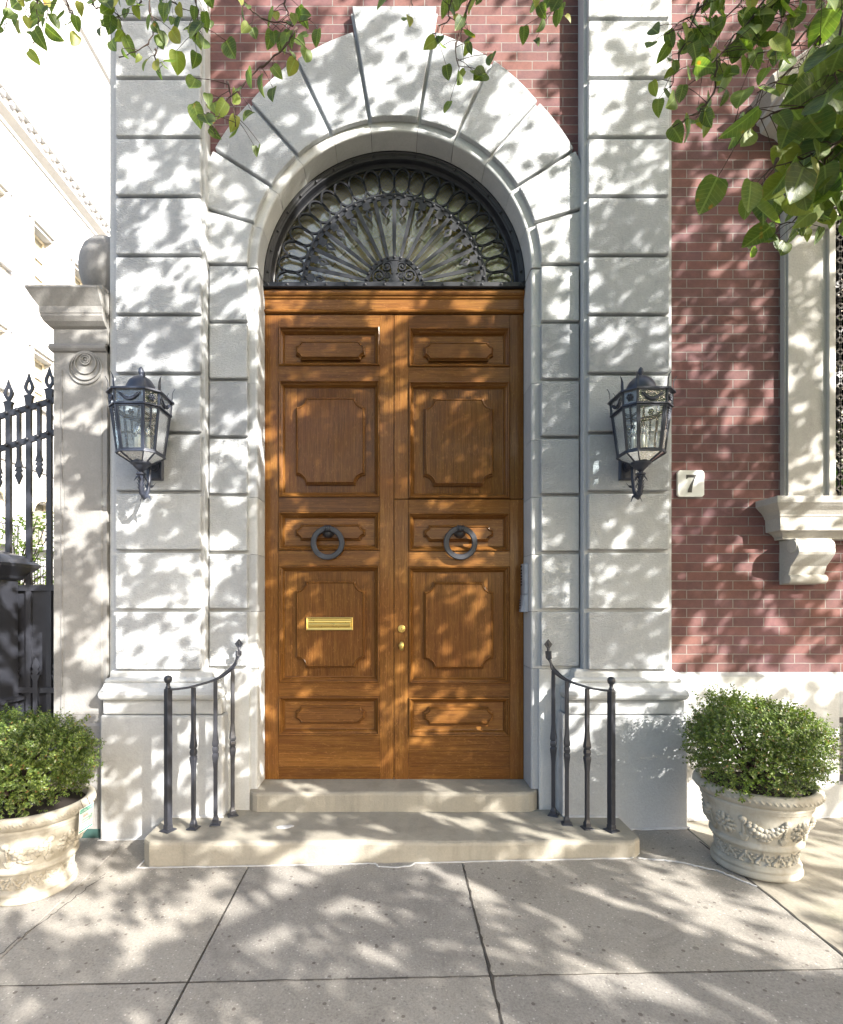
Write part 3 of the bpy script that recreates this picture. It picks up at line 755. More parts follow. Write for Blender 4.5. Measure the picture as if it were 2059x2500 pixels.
def spiral(cx,cz,r0,r1,a0,turns,n=30): return [(cx+(r0+(r1-r0)*k/n)*cos(a0+turns*2*pi*k/n),cz+(r0+(r1-r0)*k/n)*sin(a0+turns*2*pi*k/n)) for k in range(n+1)]
for s in (-1,1):
    S=lambda L:[(s*x,z) for x,z in L]
    sticks(g,S(spiral(.118,zb+.082,.060,.008,radians(-140),1.9)),.013,YG-.004,.016)
    sticks(g,S([(.02,zb+.09),(.028,zb+.05),(.05,zb+.02),(.09,zb+.008),(.14,zb+.012),(.168,zb+.04)]),.016,YG-.002,.016)
    sticks(g,S(spiral(.060,zb+.150,.040,.006,radians(200),-1.8)),.012,YG-.004,.016)
    sticks(g,S([(.012,zb+.11),(.018,zb+.14),(.028,zb+.172),(.045,zb+.188)]),.014,YG-.002,.016)
    sticks(g,S(spiral(.050,zb+.088,.026,.005,radians(60),-1.6)),.010,YG-.004,.014)
    g.ell((s*.118,YG-.012,zb+.082),(.010,.008,.010)); g.ell((s*.060,YG-.012,zb+.150),(.008,.008,.008))
g.prism([(-.034,zb+.195),(-.02,zb+.17),(-.014,zb+.12),(-.026,zb+.115),(-.026,zb+.10),(-.012,zb+.095),(-.02,zb+.05),(-.036,zb+.02),(-.02,zb+.012),(0,zb+.005),(.02,zb+.012),(.036,zb+.02),(.02,zb+.05),(.012,zb+.095),(.026,zb+.10),(.026,zb+.115),(.014,zb+.12),(.02,zb+.17),(.034,zb+.195)],YG-.012,YG+.004)
g.build('scrollwork',M['iron_grille'],FAN,.0015,seg=1)

# ---------------------------------------------------------------- steps
def worn_box(name, x0,x1,y0,y1,z0,z1,parent,lab,seed):
    rnd=random.Random(seed); g=MB(); n=60; r=.016
    rs=[]
    for k in range(n+1):
        u=k/n; x=x0+(x1-x0)*u
        e=min(u,1-u)*(x1-x0); ins=.05*max(0,1-e/.07)**2 if e<.07 else 0
        w=.004*sin(x*5+seed)+.003*sin(x*17+seed*2)+rnd.uniform(-.0015,.0015)
        yf=y0+ins+w; zt=z1+.002*sin(x*4+seed)+rnd.uniform(-.001,.001)
        rs.append([(x,y1,z0),(x,yf,z0),(x,yf+.0,zt-r*1.4),(x,yf+r*.35,zt-r*.45),(x,yf+r*1.4,zt),(x,(yf+y1)/2,zt+.0015),(x,y1,zt)])
    g.rings(rs,smooth=False); return g
ST=thing('stone_steps',(0,-.3,0),'two worn tan stone steps leading up to the oak double door','steps')
worn_box('',-1.615,1.585,-.55,-.02,-.12,.150,ST,'',3).build('lower_step',M['step'],ST)
worn_box('',-1.066,1.052,-.072,.268,.151,.290,ST,'',8).build('upper_step',M['step'],ST)
g=MB()
ribbon(g,poly([(-1.62,-.30),(-1.635,-.558),(-1.2,-.561),(-.3,-.561),(-.12,-.562),(-.10,-.60),(.0,-.615),(.10,-.60),(.13,-.566),(.6,-.562),(1.2,-.560),(1.50,-.560),(1.585,-.50)],9,.0016,9),.009,.003,.35,.004)
ribbon(g,poly([(1.585,-.16-.006),(2.06,-.166),(2.10,-.15)],12,.002,4),.018,.003,.4,.008)
ribbon(g,poly([(2.10,-.034),(3.2,-.034)],24,.002,4),.014,.003,.4,.006)
ribbon(g,poly([(-2.10,-.166),(-1.62,-.166)],14,.002,4),.014,.003,.4,.006)
ribbon(g,poly([(1.55,-.56),(1.75,-.60),(1.95,-.72),(2.07,-.90)],12,.003,5),.012,.002,.5,.003)
g.box(1.20,1.585,-.176,-.158,.150,.160); g.box(-1.6,-1.21,-.176,-.158,.150,.159); g.box(1.196,1.211,-.163,-.034,.15,.88)
g.ell((-.75,-.33,.1515),(.055,.03,.004),n=14); g.ell((-.71,-.315,.1515),(.03,.02,.004),n=12)
g.build('white_sealant',M['white'],ST)

# ---------------------------------------------------------------- hand rails
def railing(s, posts, rail, fin, label):
    px4=posts[3]
    T=thing('handrail',(px4[0],px4[1],.15),label,'handrail','curved iron handrails beside the steps')
    zt=.151
    for i,(x,y,ztop) in enumerate(posts):
        g=MB(); rot=Matrix.Rotation(radians(45*0+s*(-28+18*i)),4,'Z')
        def sec(r,z,q=4):
            out=[]
            for a,b in ((-1,-1),(1,-1),(1,1),(-1,1)):
                v_=rot@Vector((a*r,b*r,0)); out.append((x+v_.x,y+v_.y,z))
            return out
        pr=[(.036,zt),(.036,zt+.006),(.030,zt+.010),(.020,zt+.014),(.019,zt+.038),(.0165,zt+.043)]
        if i==3: 
            pr=[(r*1.12,z) for r,z in pr]+[(.0195,zt+.05),(.0195,ztop-.01),(.0175,ztop)]
        else:
            m=.665
            w=.0125
            pr+=[(w,zt+.06),(w,m-.14),(.0150,m-.09),(.0200,m-.045),(.0195,m-.030),(.0135,m-.023),(.0175,m-.017),(.0195,m),(.0175,m+.017),(.0135,m+.023),(.0195,m+.030),(.0200,m+.045),(.0150,m+.09),(w,m+.14),(w,ztop)]
        g.rings([sec(r,z) for r,z in pr],smooth=False)
        nm='newel_post' if i==3 else 'baluster'
        ob=g.build(nm,M['iron'],T,.0022,seg=1)
        if i==3:
            g=MB(); g.lathe([(.017,0),(.019,.008),(.014,.016),(.011,.024),(.014,.030),(.011,.036),(.018,.042),(.0245,.052),(.027,.064),(.0245,.077),(.016,.087),(.0,.091)],(x,y,ztop-.002),20)
            g.build('ball_finial',M['iron'],ob)
    g=MB(); rs=[]
    # smooth the line of the rail through its points
    pts=[Vector(p) for p in rail]; cr=[]
    for i in range(len(pts)-1):
        p0=pts[max(0,i-1)];p1=pts[i];p2=pts[i+1];p3=pts[min(len(pts)-1,i+2)]
        for k in range(7):
            t=k/7; cr.append(.5*((2*p1)+(-p0+p2)*t+(2*p0-5*p1+4*p2-p3)*t*t+(-p0+3*p1-3*p2+p3)*t**3))
    cr.append(pts[-1])
    for i,p in enumerate(cr):
        a=cr[max(0,i-1)];b=cr[min(len(cr)-1,i+1)]; d=(b-a).normalized(); side_=d.cross(Vector((0,0,1)))
        if side_.length<.2: side_=Vector((.9*s,-.4,0))
        side_.normalize(); upv=side_.cross(d).normalized()
        if upv.z<0: upv=-upv
        w=.021
        rs.append([p+side_*u*w+upv*v for u,v in ((-1,0),(-1,.007),(-.6,.010),(-.45,.007),(.45,.007),(.6,.010),(1,.007),(1,0))])
    g.rings(rs,smooth=False); g.build('rail',M['iron'],T)
    g=MB(); e=Vector(fin)
    pr=[(-.007,0),(-.010,.03),(-.022,.045),(-.030,.060),(-.020,.068),(-.010,.082),(0,.095),(.010,.082),(.020,.068),(.030,.060),(.022,.045),(.010,.03),(.007,0)]
    g.prism([(e.x+a,e.z+b) for a,b in pr],e.y-.006,e.y+.006); g.ell((e.x,e.y-.004,e.z+.062),(.009,.008,.02))
    g.tube([(e.x,e.y,e.z-.02),(e.x,e.y,e.z+.035)],.010,8)
    g.build('leaf_finial',M['iron'],T,.0015,seg=1)
    return T
railing(1,[(1.137,-.135,1.185),(1.185,-.285,1.133),(1.30,-.352,1.094),(1.449,-.385,1.09)],
        [(1.108,-.115,1.325),(1.112,-.12,1.26),(1.137,-.145,1.19),(1.185,-.26,1.136),(1.30,-.345,1.098),(1.375,-.37,1.085),(1.44,-.385,1.080)],(1.106,-.115,1.315),
        'black iron handrail on the right side of the steps, before the shaded plinth')
railing(-1,[(-1.155,-.135,1.205),(-1.227,-.285,1.140),(-1.353,-.352,1.100),(-1.510,-.385,1.10)],
        [(-1.118,-.115,1.325),(-1.122,-.12,1.275),(-1.150,-.145,1.21),(-1.222,-.26,1.143),(-1.353,-.345,1.104),(-1.43,-.37,1.092),(-1.502,-.385,1.088)],(-1.115,-.115,1.318),
        'black iron handrail on the left of the door steps, its top leaf finial in sunlight')

# ---------------------------------------------------------------- lanterns (origin on the wall at the bracket boss)
def octo(h,c,z,cy): return [(x,cy+y,z) for x,y in ((-h+c,-h),(h-c,-h),(h,-h+c),(h,h-c),(h-c,h),(-h+c,h),(-h,h-c),(-h,-h+c))]
def make_lantern(label):
    T=thing('wall_lantern',(0,0,0),label,'lantern','iron wall lanterns on the stone pilasters')
    cy=-.245; zr=.414  # rim height above boss
    g=MB()
    def band(h,c,z,w,t): 
        A=octo(h,c,z,cy);B=octo(h-w,c*.95,z,cy)
        rs=[]
        for i in range(9):
            a=A[i%8];b=B[i%8]; rs.append([(a[0],a[1],z-t*.3),(a[0]*.99,cy+(a[1]-cy)*.99,z+t*.5),(b[0],b[1],z+t*.5),(b[0],b[1],z-t*.5)])
        g.rings(rs,cap0=False,cap1=False)
    band(.200,.080,zr,.05,.014); band(.186,.075,zr-.092,.04,.013); band(.147,.058,zr-.388,.03,.014)
    T1=octo(.172,.070,zr-.095,cy); B1=octo(.136,.054,zr-.383,cy); T0=octo(.176,.072,zr-.09,cy); TT=octo(.180,.074,zr-.004,cy)
    for i in range(8):
        g.bar(T1[i],B1[i],.012,.012,(1,0,0)); g.bar(T0[i],TT[i],.012,.012,(1,0,0))
        j=(i+1)%8
        def ins(A,B,f): return Vector(A)*(1-f)+Vector(B)*f
        if i%2==0:
            for f in (.07,.93): g.bar(ins(T1[i],T1[j],f),ins(B1[i],B1[j],f),.009,.008,(1,0,0) if i in (2,6) else (0,1,0))
        g.bar(ins(B1[i],T1[i],.03),ins(B1[j],T1[j],.03),.010,.008,(0,0,1)); g.bar(ins(B1[i],T1[i],.97),ins(B1[j],T1[j],.97),.010,.008,(0,0,1))
    # lower glazed skirt down to the pan
    Bo=octo(.140,.056,zr-.392,cy); Po=octo(.062,.025,zr-.440,cy)
    for i in range(8): g.bar(Bo[i],Po[i],.009,.008,(1,0,0)); g.bar(Po[i],Po[(i+1)%8],.008,.008,(0,0,1))
    FR=g.build('lantern_frame',M['lamp_iron'],T)
    g=MB(); g.lathe([(.070,zr-.436),(.074,zr-.444),(.066,zr-.452),(.058,zr-.454),(.050,zr-.466),(.034,zr-.480),(.020,zr-.492),(.012,zr-.498),(.014,zr-.502),(.034,zr-.508),(.036,zr-.516),(.030,zr-.522),(.012,zr-.528)],(0,cy,0),28); g.build('lantern_pan',M['lamp_iron'],T)
    # roof: sloping plate and ribbed dome, acorn finial
    g=MB(); g.rings([octo(.196,.079,zr+.004,cy),octo(.15,.06,zr+.018,cy),octo(.112,.045,zr+.022,cy)],cap0=True,cap1=True)
    n=32; rs=[]
    for r,z in ((.112,.020),(.110,.045),(.100,.075),(.082,.105),(.058,.128),(.030,.142),(.016,.148)):
        rs.append([(r*(1+.012*(k%4==0))*cos(2*pi*k/n),cy+r*(1+.012*(k%4==0))*sin(2*pi*k/n),zr+z) for k in range(n)])
    g.rings(rs,cap0=False,smooth=True)
    RF=g.build('lantern_roof',M['lamp_iron'],T)
    g=MB(); g.lathe([(.018,.146),(.012,.150),(.011,.156),(.020,.166),(.021,.176),(.017,.180),(.019,.184),(.015,.196),(.006,.206),(.0,.208)],(0,cy,zr),16); g.build('acorn_finial',M['lamp_iron'],RF)
    for i in range(8):
        v=Vector(octo(.186,.076,0,cy)[i])-Vector((0,cy,0)); d=v.normalized(); g=MB()
        tn=Vector((-d.y,d.x,0))
        pr=[(0,.0,.011),(.004,.03,.012),(.004,.055,.010),(.012,.078,.006),(.024,.095,.001)]
        rs=[]
        for o_,z_,w_ in pr:
            c_=Vector((0,cy,zr+.006))+v+d*(o_-.006)+Vector((0,0,z_))
            rs.append([c_-tn*w_,c_+d*.004,c_+tn*w_,c_-d*.002])
        g.rings(rs); g.build('horn',M['lamp_iron'],RF)
    # swag and flower ornaments of the frieze, hanging husk drops
    g=MB()
    for i in range(8):
        j=(i+1)%8; a=Vector(octo(.184,.075,zr-.012,cy)[i]); b=Vector(octo(.184,.075,zr-.012,cy)[j])
        if i%2==0:
            L=[a.lerp(b,.14+.72*k/10)+Vector((0,0,-.012-.045*sin(pi*k/10))) for k in range(11)]
            g.tube(L,[.0035+.004*sin(pi*k/10) for k in range(11)],6)
            L=[p+Vector((0,0,.012*1)) for p in L]; g.tube(L[1:-1],.003,5)
        else:
            m=(a+b)/2+Vector((0,0,-.035)); d=(m-Vector((0,cy,m.z))).normalized(); tn=Vector((-d.y,d.x,0))
            g.ell(m,(.009,.009,.009))
            for q in range(6):
                t_=q*pi/3; g.ell(m+tn*.016*cos(t_)+Vector((0,0,.016*sin(t_))),(.009,.006,.009))
            a1=Vector(T1[i]).lerp(Vector(T1[j]),.5); b1=Vector(B1[i]).lerp(Vector(B1[j]),.5)
            for q in range(9): p=a1.lerp(b1,.06+.055*q)+d*.006; g.ell(p,(.010-.0007*q,.007,.012))
    g.build('ornament',M['lamp_iron'],FR)
    g=MB()
    for (A,B) in ((T1,B1),(TT,T0),(Bo,Po)):
        for i in range(8):
            j=(i+1)%8
            c0=Vector((0,cy,0)); q=[Vector(A[i]),Vector(A[j]),Vector(B[j]),Vector(B[i])]
            q=[p+(c0-Vector((p.x*0,0,0))-Vector((p.x,p.y,0))).normalized()*.002 for p in q]
            b=len(g.v); g.v+=[tuple(p) for p in q]; g.face((b,b+1,b+2,b+3))
    g.build('lantern_glass',M['glass'],T,recalc=False)
    # candle cluster
    g=MB(); g.lathe([(.0,zr-.43),(.05,zr-.43),(.052,zr-.424),(.012,zr-.42),(.010,zr-.39),(.0,zr-.39)],(0,cy,0),16)
    cs=[(.0,-.035),(-.045,.02),(.045,.02)]
    for x,y in cs:
        g.tube([(0,cy,zr-.40),(x*.6,cy+y*.6,zr-.405),(x,cy+y,zr-.385)],.005,6); g.lathe([(.008,zr-.385),(.020,zr-.372),(.022,zr-.362),(.018,zr-.360)],(x,cy+y,0),14)
    cc=g.build('candle_cluster',M['lamp_iron'],T)
    for x,y in cs:
        g=MB(); g.lathe([(.013,zr-.361),(.013,zr-.262),(.010,zr-.258)],(x,cy+y,0),14); c1=g.build('candle_sleeve',M['candle'],cc)
        g=MB(); g.lathe([(.009,zr-.258),(.016,zr-.243),(.019,zr-.226),(.015,zr-.200),(.007,zr-.175),(.0,zr-.165)],(x,cy+y,0),14); g.build('bulb',M['bulb'],c1)
    # bracket: wall plate, boss, J arm, leafy sheath
    g=MB(); g.rings([[(-.066,0,-.095),(.066,0,-.095),(.066,0,.30),(-.066,0,.30)],[(-.066,-.018,-.095),(.066,-.018,-.095),(.066,-.018,.30),(-.066,-.018,.30)],[(-.05,-.028,-.079),(.05,-.028,-.079),(.05,-.028,.285),(-.05,-.028,.285)]])
    g.box(-.058,-.046,-.036,-.02,-.09,.29); g.box(.046,.058,-.036,-.02,-.09,.29)
    g.box(-.02,.02,-.075,-.02,.22,.27)
    BR=g.build('bracket_plate',M['lamp_iron'],T,.002,seg=1)
    g=MB()
    for yy,r in ((-.028,.036),(-.045,.026)):
        g.rings([[(r*cos(2*pi*i/20),yy-a,r*sin(2*pi*i/20)) for i in range(20)] for a in (0,.016)],smooth=True)
    arm=[(0,-.03,.0),(0,-.07,.03),(0,-.095,.045),(0,-.105,.02),(0,-.108,-.05),(0,-.115,-.12),(0,-.135,-.19),(0,-.165,-.235),(0,-.20,-.25),(0,-.23,-.225),(0,-.243,-.18),(0,-.246,-.12),(0,-.245,-.09)]
    g.tube(arm,[.012,.012,.0125,.013,.013,.0135,.014,.014,.016,.018,.017,.014,.012],10)
    for z in (-.02,-.032): g.tube([(0,-.107,z),(0,-.1075,z-.006)],.017,10)
    g.build('bracket_arm',M['lamp_iron'],BR)
    g=MB(); rnd=random.Random(2)
    for (y,z,dy,dz_) in [(-.228,-.225,-.2,1),(-.240,-.20,-.1,1),(-.246,-.175,0,1),(-.248,-.15,0,1),(-.246,-.125,0,1),(-.245,-.100,0,1)]:
        for k in range(7):
            a=2*pi*k/7+z*40; o=Vector((cos(a),sin(a)*.9,0)); c=Vector((0,y,z))
            g.rings([[c+o*.014+Vector((0,0,-.012))+Vector((-o.y,o.x,0))*.009*u for u in (-1,1)]+[c+o*.017+Vector((0,0,-.012))],[c+o*.020+Vector((0,0,.008))+Vector((-o.y,o.x,0))*.007*u for u in (-1,1)]+[c+o*.024+Vector((0,0,.008))],[c+o*.030+Vector((0,0,.016+.004*(k%2)))+Vector((-o.y,o.x,0))*.001*u for u in (-1,1)]+[c+o*.031+Vector((0,0,.018))]])
    for k in range(6):   # splayed crown leaves under the knob, tail leaves at the bend
        a=2*pi*k/6; o=Vector((cos(a),sin(a),0)); c=Vector((0,-.245,-.105))
        g.rings([[c+o*.012+Vector((-o.y,o.x,0))*.012*u for u in (-1,1)]+[c+o*.016],[c+o*.034+Vector((0,0,-.015))+Vector((-o.y,o.x,0))*.012*u for u in (-1,1)]+[c+o*.036+Vector((0,0,-.012))],[c+o*.052+Vector((0,0,-.040))+Vector((-o.y,o.x,0))*.002*u for u in (-1,1)]+[c+o*.053+Vector((0,0,-.038))]])
    for sgn in (-1,1):
        g.rings([[(sgn*.006,-.16,-.225),(sgn*.006,-.185,-.235),(sgn*.012,-.17,-.22)],[(sgn*.03,-.165,-.245),(sgn*.03,-.185,-.25),(sgn*.032,-.172,-.235)],[(sgn*.042,-.175,-.275),(sgn*.042,-.178,-.277),(sgn*.043,-.176,-.272)]])
        g.rings([[(sgn*.006,-.11,-.15),(sgn*.006,-.12,-.175),(sgn*.012,-.118,-.16)],[(sgn*.028,-.105,-.148),(sgn*.028,-.115,-.165),(sgn*.03,-.11,-.155)],[(sgn*.045,-.095,-.125),(sgn*.045,-.097,-.128),(sgn*.046,-.096,-.126)]])
    g.build('acanthus_sheath',M['lamp_iron'],BR)
    return T
LN=make_lantern('black glazed iron lantern on the left pilaster, next to the stone gate pier')
LN.location=(-1.705,-.131,2.638); LN.scale=(.91,.91,1)
dup(LN,(1.660,-.131,2.638),0,'black glazed iron lantern on the right pilaster, next to the red brick and house number','iron wall lanterns on the stone pilasters')

# ---------------------------------------------------------------- house number, intercom
c=at(1450+1250*.1898,850+1742*.1898,-.02)
N7=thing('house_number_plaque',(c.x,0,c.z-.1),'square white plaque with clipped corners and black numeral 7 on the brick wall','sign')
g=MB(); w=.098; q=.016
g.prism([(c.x+a,c.z+b) for a,b in ((-w+q,-w),(w-q,-w),(w,-w+q),(w,w-q),(w-q,w),(-w+q,w),(-w,w-q),(-w,-w+q))],-.022,-.001); g.build('plate',M['plaque'],N7,.003)
g=MB()
seven=[(-.036,.064),(.038,.064),(.038,.058),(.024,.030),(.012,-.010),(.006,-.045),(.005,-.066),(-.026,-.066),(-.022,-.045),(-.008,-.010),(.010,.022),(.022,.044),(-.016,.044),(-.026,.042),(-.030,.034),(-.036,.034)]
g.prism([(c.x+a,c.z+b) for a,b in seven],-.0245,-.0221); g.build('numeral',M['ink'],N7)
c=at(1281,1415,.1)
IC=thing('intercom',(1.0,.12,1.72),'narrow grey metal door intercom fixed to the right reveal of the doorway','intercom')
g=MB(); g.rings([[(1.011,.075,z),(1.011,.175,z),(.985,.170,z),(.972,.150,z),(.972,.10,z),(.985,.08,z)] for z in (1.735,1.965)]); g.rings([[(1.011,.072,z),(1.011,.178,z),(.985,.172,z),(.962-o,.150,z),(.962-o,.10,z),(.985,.077,z)] for z,o in ((1.600,.005),(1.733,-.008))]); g.build('housing',M['alu'],IC,.002)
g=MB()
for k in range(6): g.box(.968,.9725,.112,.138,1.80+.022*k,1.812+.022*k)
g.ell((.969,.125,1.945),(.005,.008,.008)); 
for k in range(4): g.box(.955,.962,.112,.138,1.625+.02*k,1.632+.02*k)
g.build('buttons',M['dark'],IC)

# ---------------------------------------------------------------- planters and box bushes
def make_planter(label):
    T=thing('planter',(0,0,0),label,'planter','carved cast stone planters either side of the steps')
    PR=[(.0,0),(.232,0),(.240,.006),(.241,.022),(.232,.034),(.226,.040),(.232,.046),(.234,.055),(.228,.066),(.214,.072),(.207,.078),(.209,.12),(.220,.160),(.224,.165),(.238,.170),(.247,.180),(.249,.192),(.243,.203),(.234,.208),(.237,.215),(.258,.28),(.276,.35),(.288,.398),(.292,.402),(.298,.408),(.297,.418),(.300,.420),(.302,.432),(.296,.437),(.312,.446),(.330,.462),(.338,.485),(.336,.505),(.325,.518),(.305,.520),(.290,.512),(.285,.49),(.285,.45)]
    g=MB(); g.lathe(PR,(0,0,0),72,cap1=False); B=g.build('bowl',M['cast'],T)
    g=MB(); g.rings([[(r*cos(2*pi*i/32),r*sin(2*pi*i/32),z) for i in range(32)] for r,z in ((.284,.46),(.286,.478),(.15,.49))]); g.build('soil',M['soil'],T)
    def rad(z):
        for (r0,z0),(r1,z1) in zip(PR[1:32],PR[2:33]):
            if z0<=z<=z1 and z1>z0: return r0+(r1-r0)*(z-z0)/(z1-z0)
        return .25
    def blob(mb,th,z,rt,rz,rn=None,tilt=0,out=0,n=8,m=6):
        r=rad(z)+out; e=Vector((cos(th),sin(th),0)); t_=Vector((-sin(th),cos(th),0)); u=Vector((0,0,1))+e*.28; u.normalize()
        a=t_*cos(tilt)+u*sin(tilt); b=-t_*sin(tilt)+u*cos(tilt)
        mb.ell(e*r+Vector((0,0,z)),(rt,rn or min(rt,rz)*.7,rz),(a,e,b),n,m)
    g=MB(); rnd=random.Random(5)
    for k in range(8):       # knob, ribbon and tassel
        th=2*pi*k/8; z=.352
        blob(g,th,z,.023,.023,.022,n=12,m=8)
        for q in range(5): blob(g,th,z-.030-.014*q,.008+.0012*q,.013,.011)
        for q,a in enumerate((-.6,-.3,0,.3,.6)): blob(g,th+a*.075,z-.110-.003*abs(q-2),.0105,.028,.014,tilt=-a*.8)
        if k%2==0:            # fruit garland to the next knob
            for q in range(11):
                u=(q+.5)/11; t2=th+u*2*pi/8; zz=z+.004-.085*sin(pi*u)
                sz=.013+.012*sin(pi*u)
                blob(g,t2,zz,sz,sz,.026,n=8)
                for w_ in (-1,1): blob(g,t2+rnd.uniform(-.04,.04),zz+w_*(.012+.016*sin(pi*u)),sz*.85,sz*.7,.018,tilt=rnd.uniform(-1,1))
        else:                 # rosette
            t2=th+pi/8; zc=.296
            blob(g,t2,zc,.014,.014,.026,n=10)
            for q in range(8):
                a=q*pi/4; blob(g,t2+.034*cos(a)/.262,zc+.034*sin(a),.015,.023,.017,tilt=a-pi/2,out=.004)
            for q in range(12):
                a=q*pi/6; blob(g,t2+.054*cos(a)/.262,zc+.054*sin(a),.012,.014,.010,tilt=a-pi/2)
    g.build('garland_relief',M['cast'],B)
    g=MB()
    for k in range(16):      # leaf band: palmettes of curled fronds
        th=2*pi*k/16
        for q in (-2,-1,0,1,2):
            a=q*.46; l=.036-.003*abs(q)
            blob(g,th+sin(a)*l*1.05/.21,.086+cos(a)*l,.0085,.026-.003*abs(q),.014,tilt=a*.9)
            blob(g,th+sin(a)*l*2/.21*.93,.086+cos(a)*l*1.7,.008,.007,.014)
        for s in (-1,1): blob(g,th+s*.030/.21,.088,.012,.011,.014); blob(g,th+s*.018/.21,.083,.008,.008,.012)
    g.build('leaf_band',M['cast'],B)
    g=MB()
    for k in range(64):
        th=2*pi*k/64; r=.337; e=Vector((cos(th),sin(th),0)); t_=Vector((-sin(th),cos(th),0)); u=Vector((0,0,1))-e*.35; u.normalize()
        a=t_*cos(.7)+u*sin(.7); b=-t_*sin(.7)+u*cos(.7)
        g.ell(e*(r-.004)+Vector((0,0,.493)),(.010,.006,.026),(a,e,b),7,5)
    g.build('rope_rim',M['cast'],B)
    return T
PL=make_planter('round carved stone planter on the right, below the bush beside the brick wall')
pr_=Vector((2.236,-.64,0)); pl_=Vector((-2.19,-.72,0))
PL.location=(pr_.x,pr_.y,gz(pr_.x,pr_.y)); PL.rotation_euler=(0,0,radians(-90+22.5+21))
dup(PL,(pl_.x,pl_.y,gz(pl_.x,pl_.y)),radians(8),'round carved stone planter on the left with a green and white notice on its rim','carved cast stone planters either side of the steps')

def make_bush(name,label,seed,N=36000):
    rnd=random.Random(seed); T=thing(name,(0,0,0),label,'bush','box bushes in the stone planters')
    g=MB()
    for k in range(26):
        a=rnd.uniform(0,2*pi); r=rnd.uniform(.1,.30); z=rnd.uniform(.15,.5)
        g.tube([(rnd.uniform(-.03,.03),rnd.uniform(-.03,.03),0),(r*.4*cos(a),r*.4*sin(a),z*.5),(r*cos(a),r*sin(a),z)],[.007,.005,.002],5)
    g.build('stems',M['twig'],T)
    g=MB()
    lumps=[(Vector((rnd.gauss(0,1),rnd.gauss(0,1),rnd.gauss(.3,1))).normalized(),rnd.uniform(-.13,.12)) for _ in range(60)]
    def radius(d):
        s=1
        for l,w in lumps:
            c=d.dot(l)
            if c>.80: s+=w*((c-.80)/.20)
        return s
    cz=.27
    def leafq(p,d,up,L,Wd):
        sd=d.cross(up)
        if sd.length<.05: return
        sd.normalize(); n=sd.cross(d)
        b=len(g.v)
        g.v+=[tuple(p),tuple(p+d*L*.5+sd*Wd+n*Wd*.35),tuple(p+d*L),tuple(p+d*L*.5-sd*Wd+n*Wd*.35)]
        g.face((b,b+1,b+2)); g.face((b,b+2,b+3))
    nt=N//9
    for _ in range(nt):
        d=Vector((rnd.gauss(0,1),rnd.gauss(0,1),rnd.gauss(0,1))).normalized()
        if d.z<-.62: continue
        inner=rnd.random()
        f=(1-.30*inner**1.6) if inner>.35 else rnd.uniform(.97,1.04)
        if rnd.random()<.07: f=rnd.uniform(1.03,1.15)
        R=radius(d)*f
        base=Vector((d.x*.375*R,d.y*.375*R,cz+d.z*(.272 if d.z>0 else .36)*R))
        g_dir=(d+Vector((rnd.uniform(-.5,.5),rnd.uniform(-.5,.5),rnd.uniform(-.2,.6)))).normalized()
        st=base-g_dir*.03
        for q in range(9):                    # a sprig: paired leaves along a twig
            p=st+g_dir*(.0065*q); a=q*1.57+rnd.uniform(-.5,.5)
            x=g_dir.cross(Vector((0,0,1)));  x=x.normalized() if x.length>.05 else Vector((1,0,0)); y=g_dir.cross(x)
            o=(x*cos(a)+y*sin(a)+g_dir*rnd.uniform(.3,.9)).normalized()
            leafq(p,o,g_dir,rnd.uniform(.013,.021),rnd.uniform(.0045,.007))
    g.build('foliage',M['box_leaf'],T,recalc=False); return T
BU=make_bush('box_bush','sunlit round box bush growing in the right stone planter',11)
BU.location=(pr_.x,pr_.y,gz(*pr_.xy)+.485)
BU2=make_bush('box_bush','shaded round box bush in the left stone planter in front of the iron gate',23)
BU2.location=(pl_.x-.07,pl_.y,gz(*pl_.xy)+.475)
# notice hanging on the left planter rim
ang=radians(-4); e=Vector((cos(ang),sin(ang),0)); tv=Vector((-e.y,e.x,0)); c0=pl_+e*.345+Vector((0,0,gz(*pl_.xy)))
NO=thing('notice_card',tuple(c0+Vector((0,0,.36))),'small green and white printed notice wired to the rim of the left planter','notice')
def card(mb,u0,u1,v0,v1,off): 
    pts=[]
    rs=[[c0+tv*u+Vector((0,0,v))+e*(off+(.485-v)*(-.06)) for u,v in ((u0,v0),(u1,v0),(u1,v1),(u0,v1))],[c0+tv*u+Vector((0,0,v))+e*(off+.0008+(.485-v)*(-.06)) for u,v in ((u0,v0),(u1,v0),(u1,v1),(u0,v1))]]
    mb.rings(rs)
g=MB(); card(g,-.065,.065,.34,.485,0); g.build('card',M['paper'],NO)
g=MB(); card(g,-.060,.062,.456,.480,.0012); card(g,-.060,.062,.345,.353,.0012); g.build('border',M['green'],NO)
g=MB()
for u,v,wd_ in ((-.035,.413,.06),(-.035,.398,.07),(-.04,.382,.05),(-.045,.368,.08)): card(g,u,u+wd_,v-.004,v+.003,.0012)
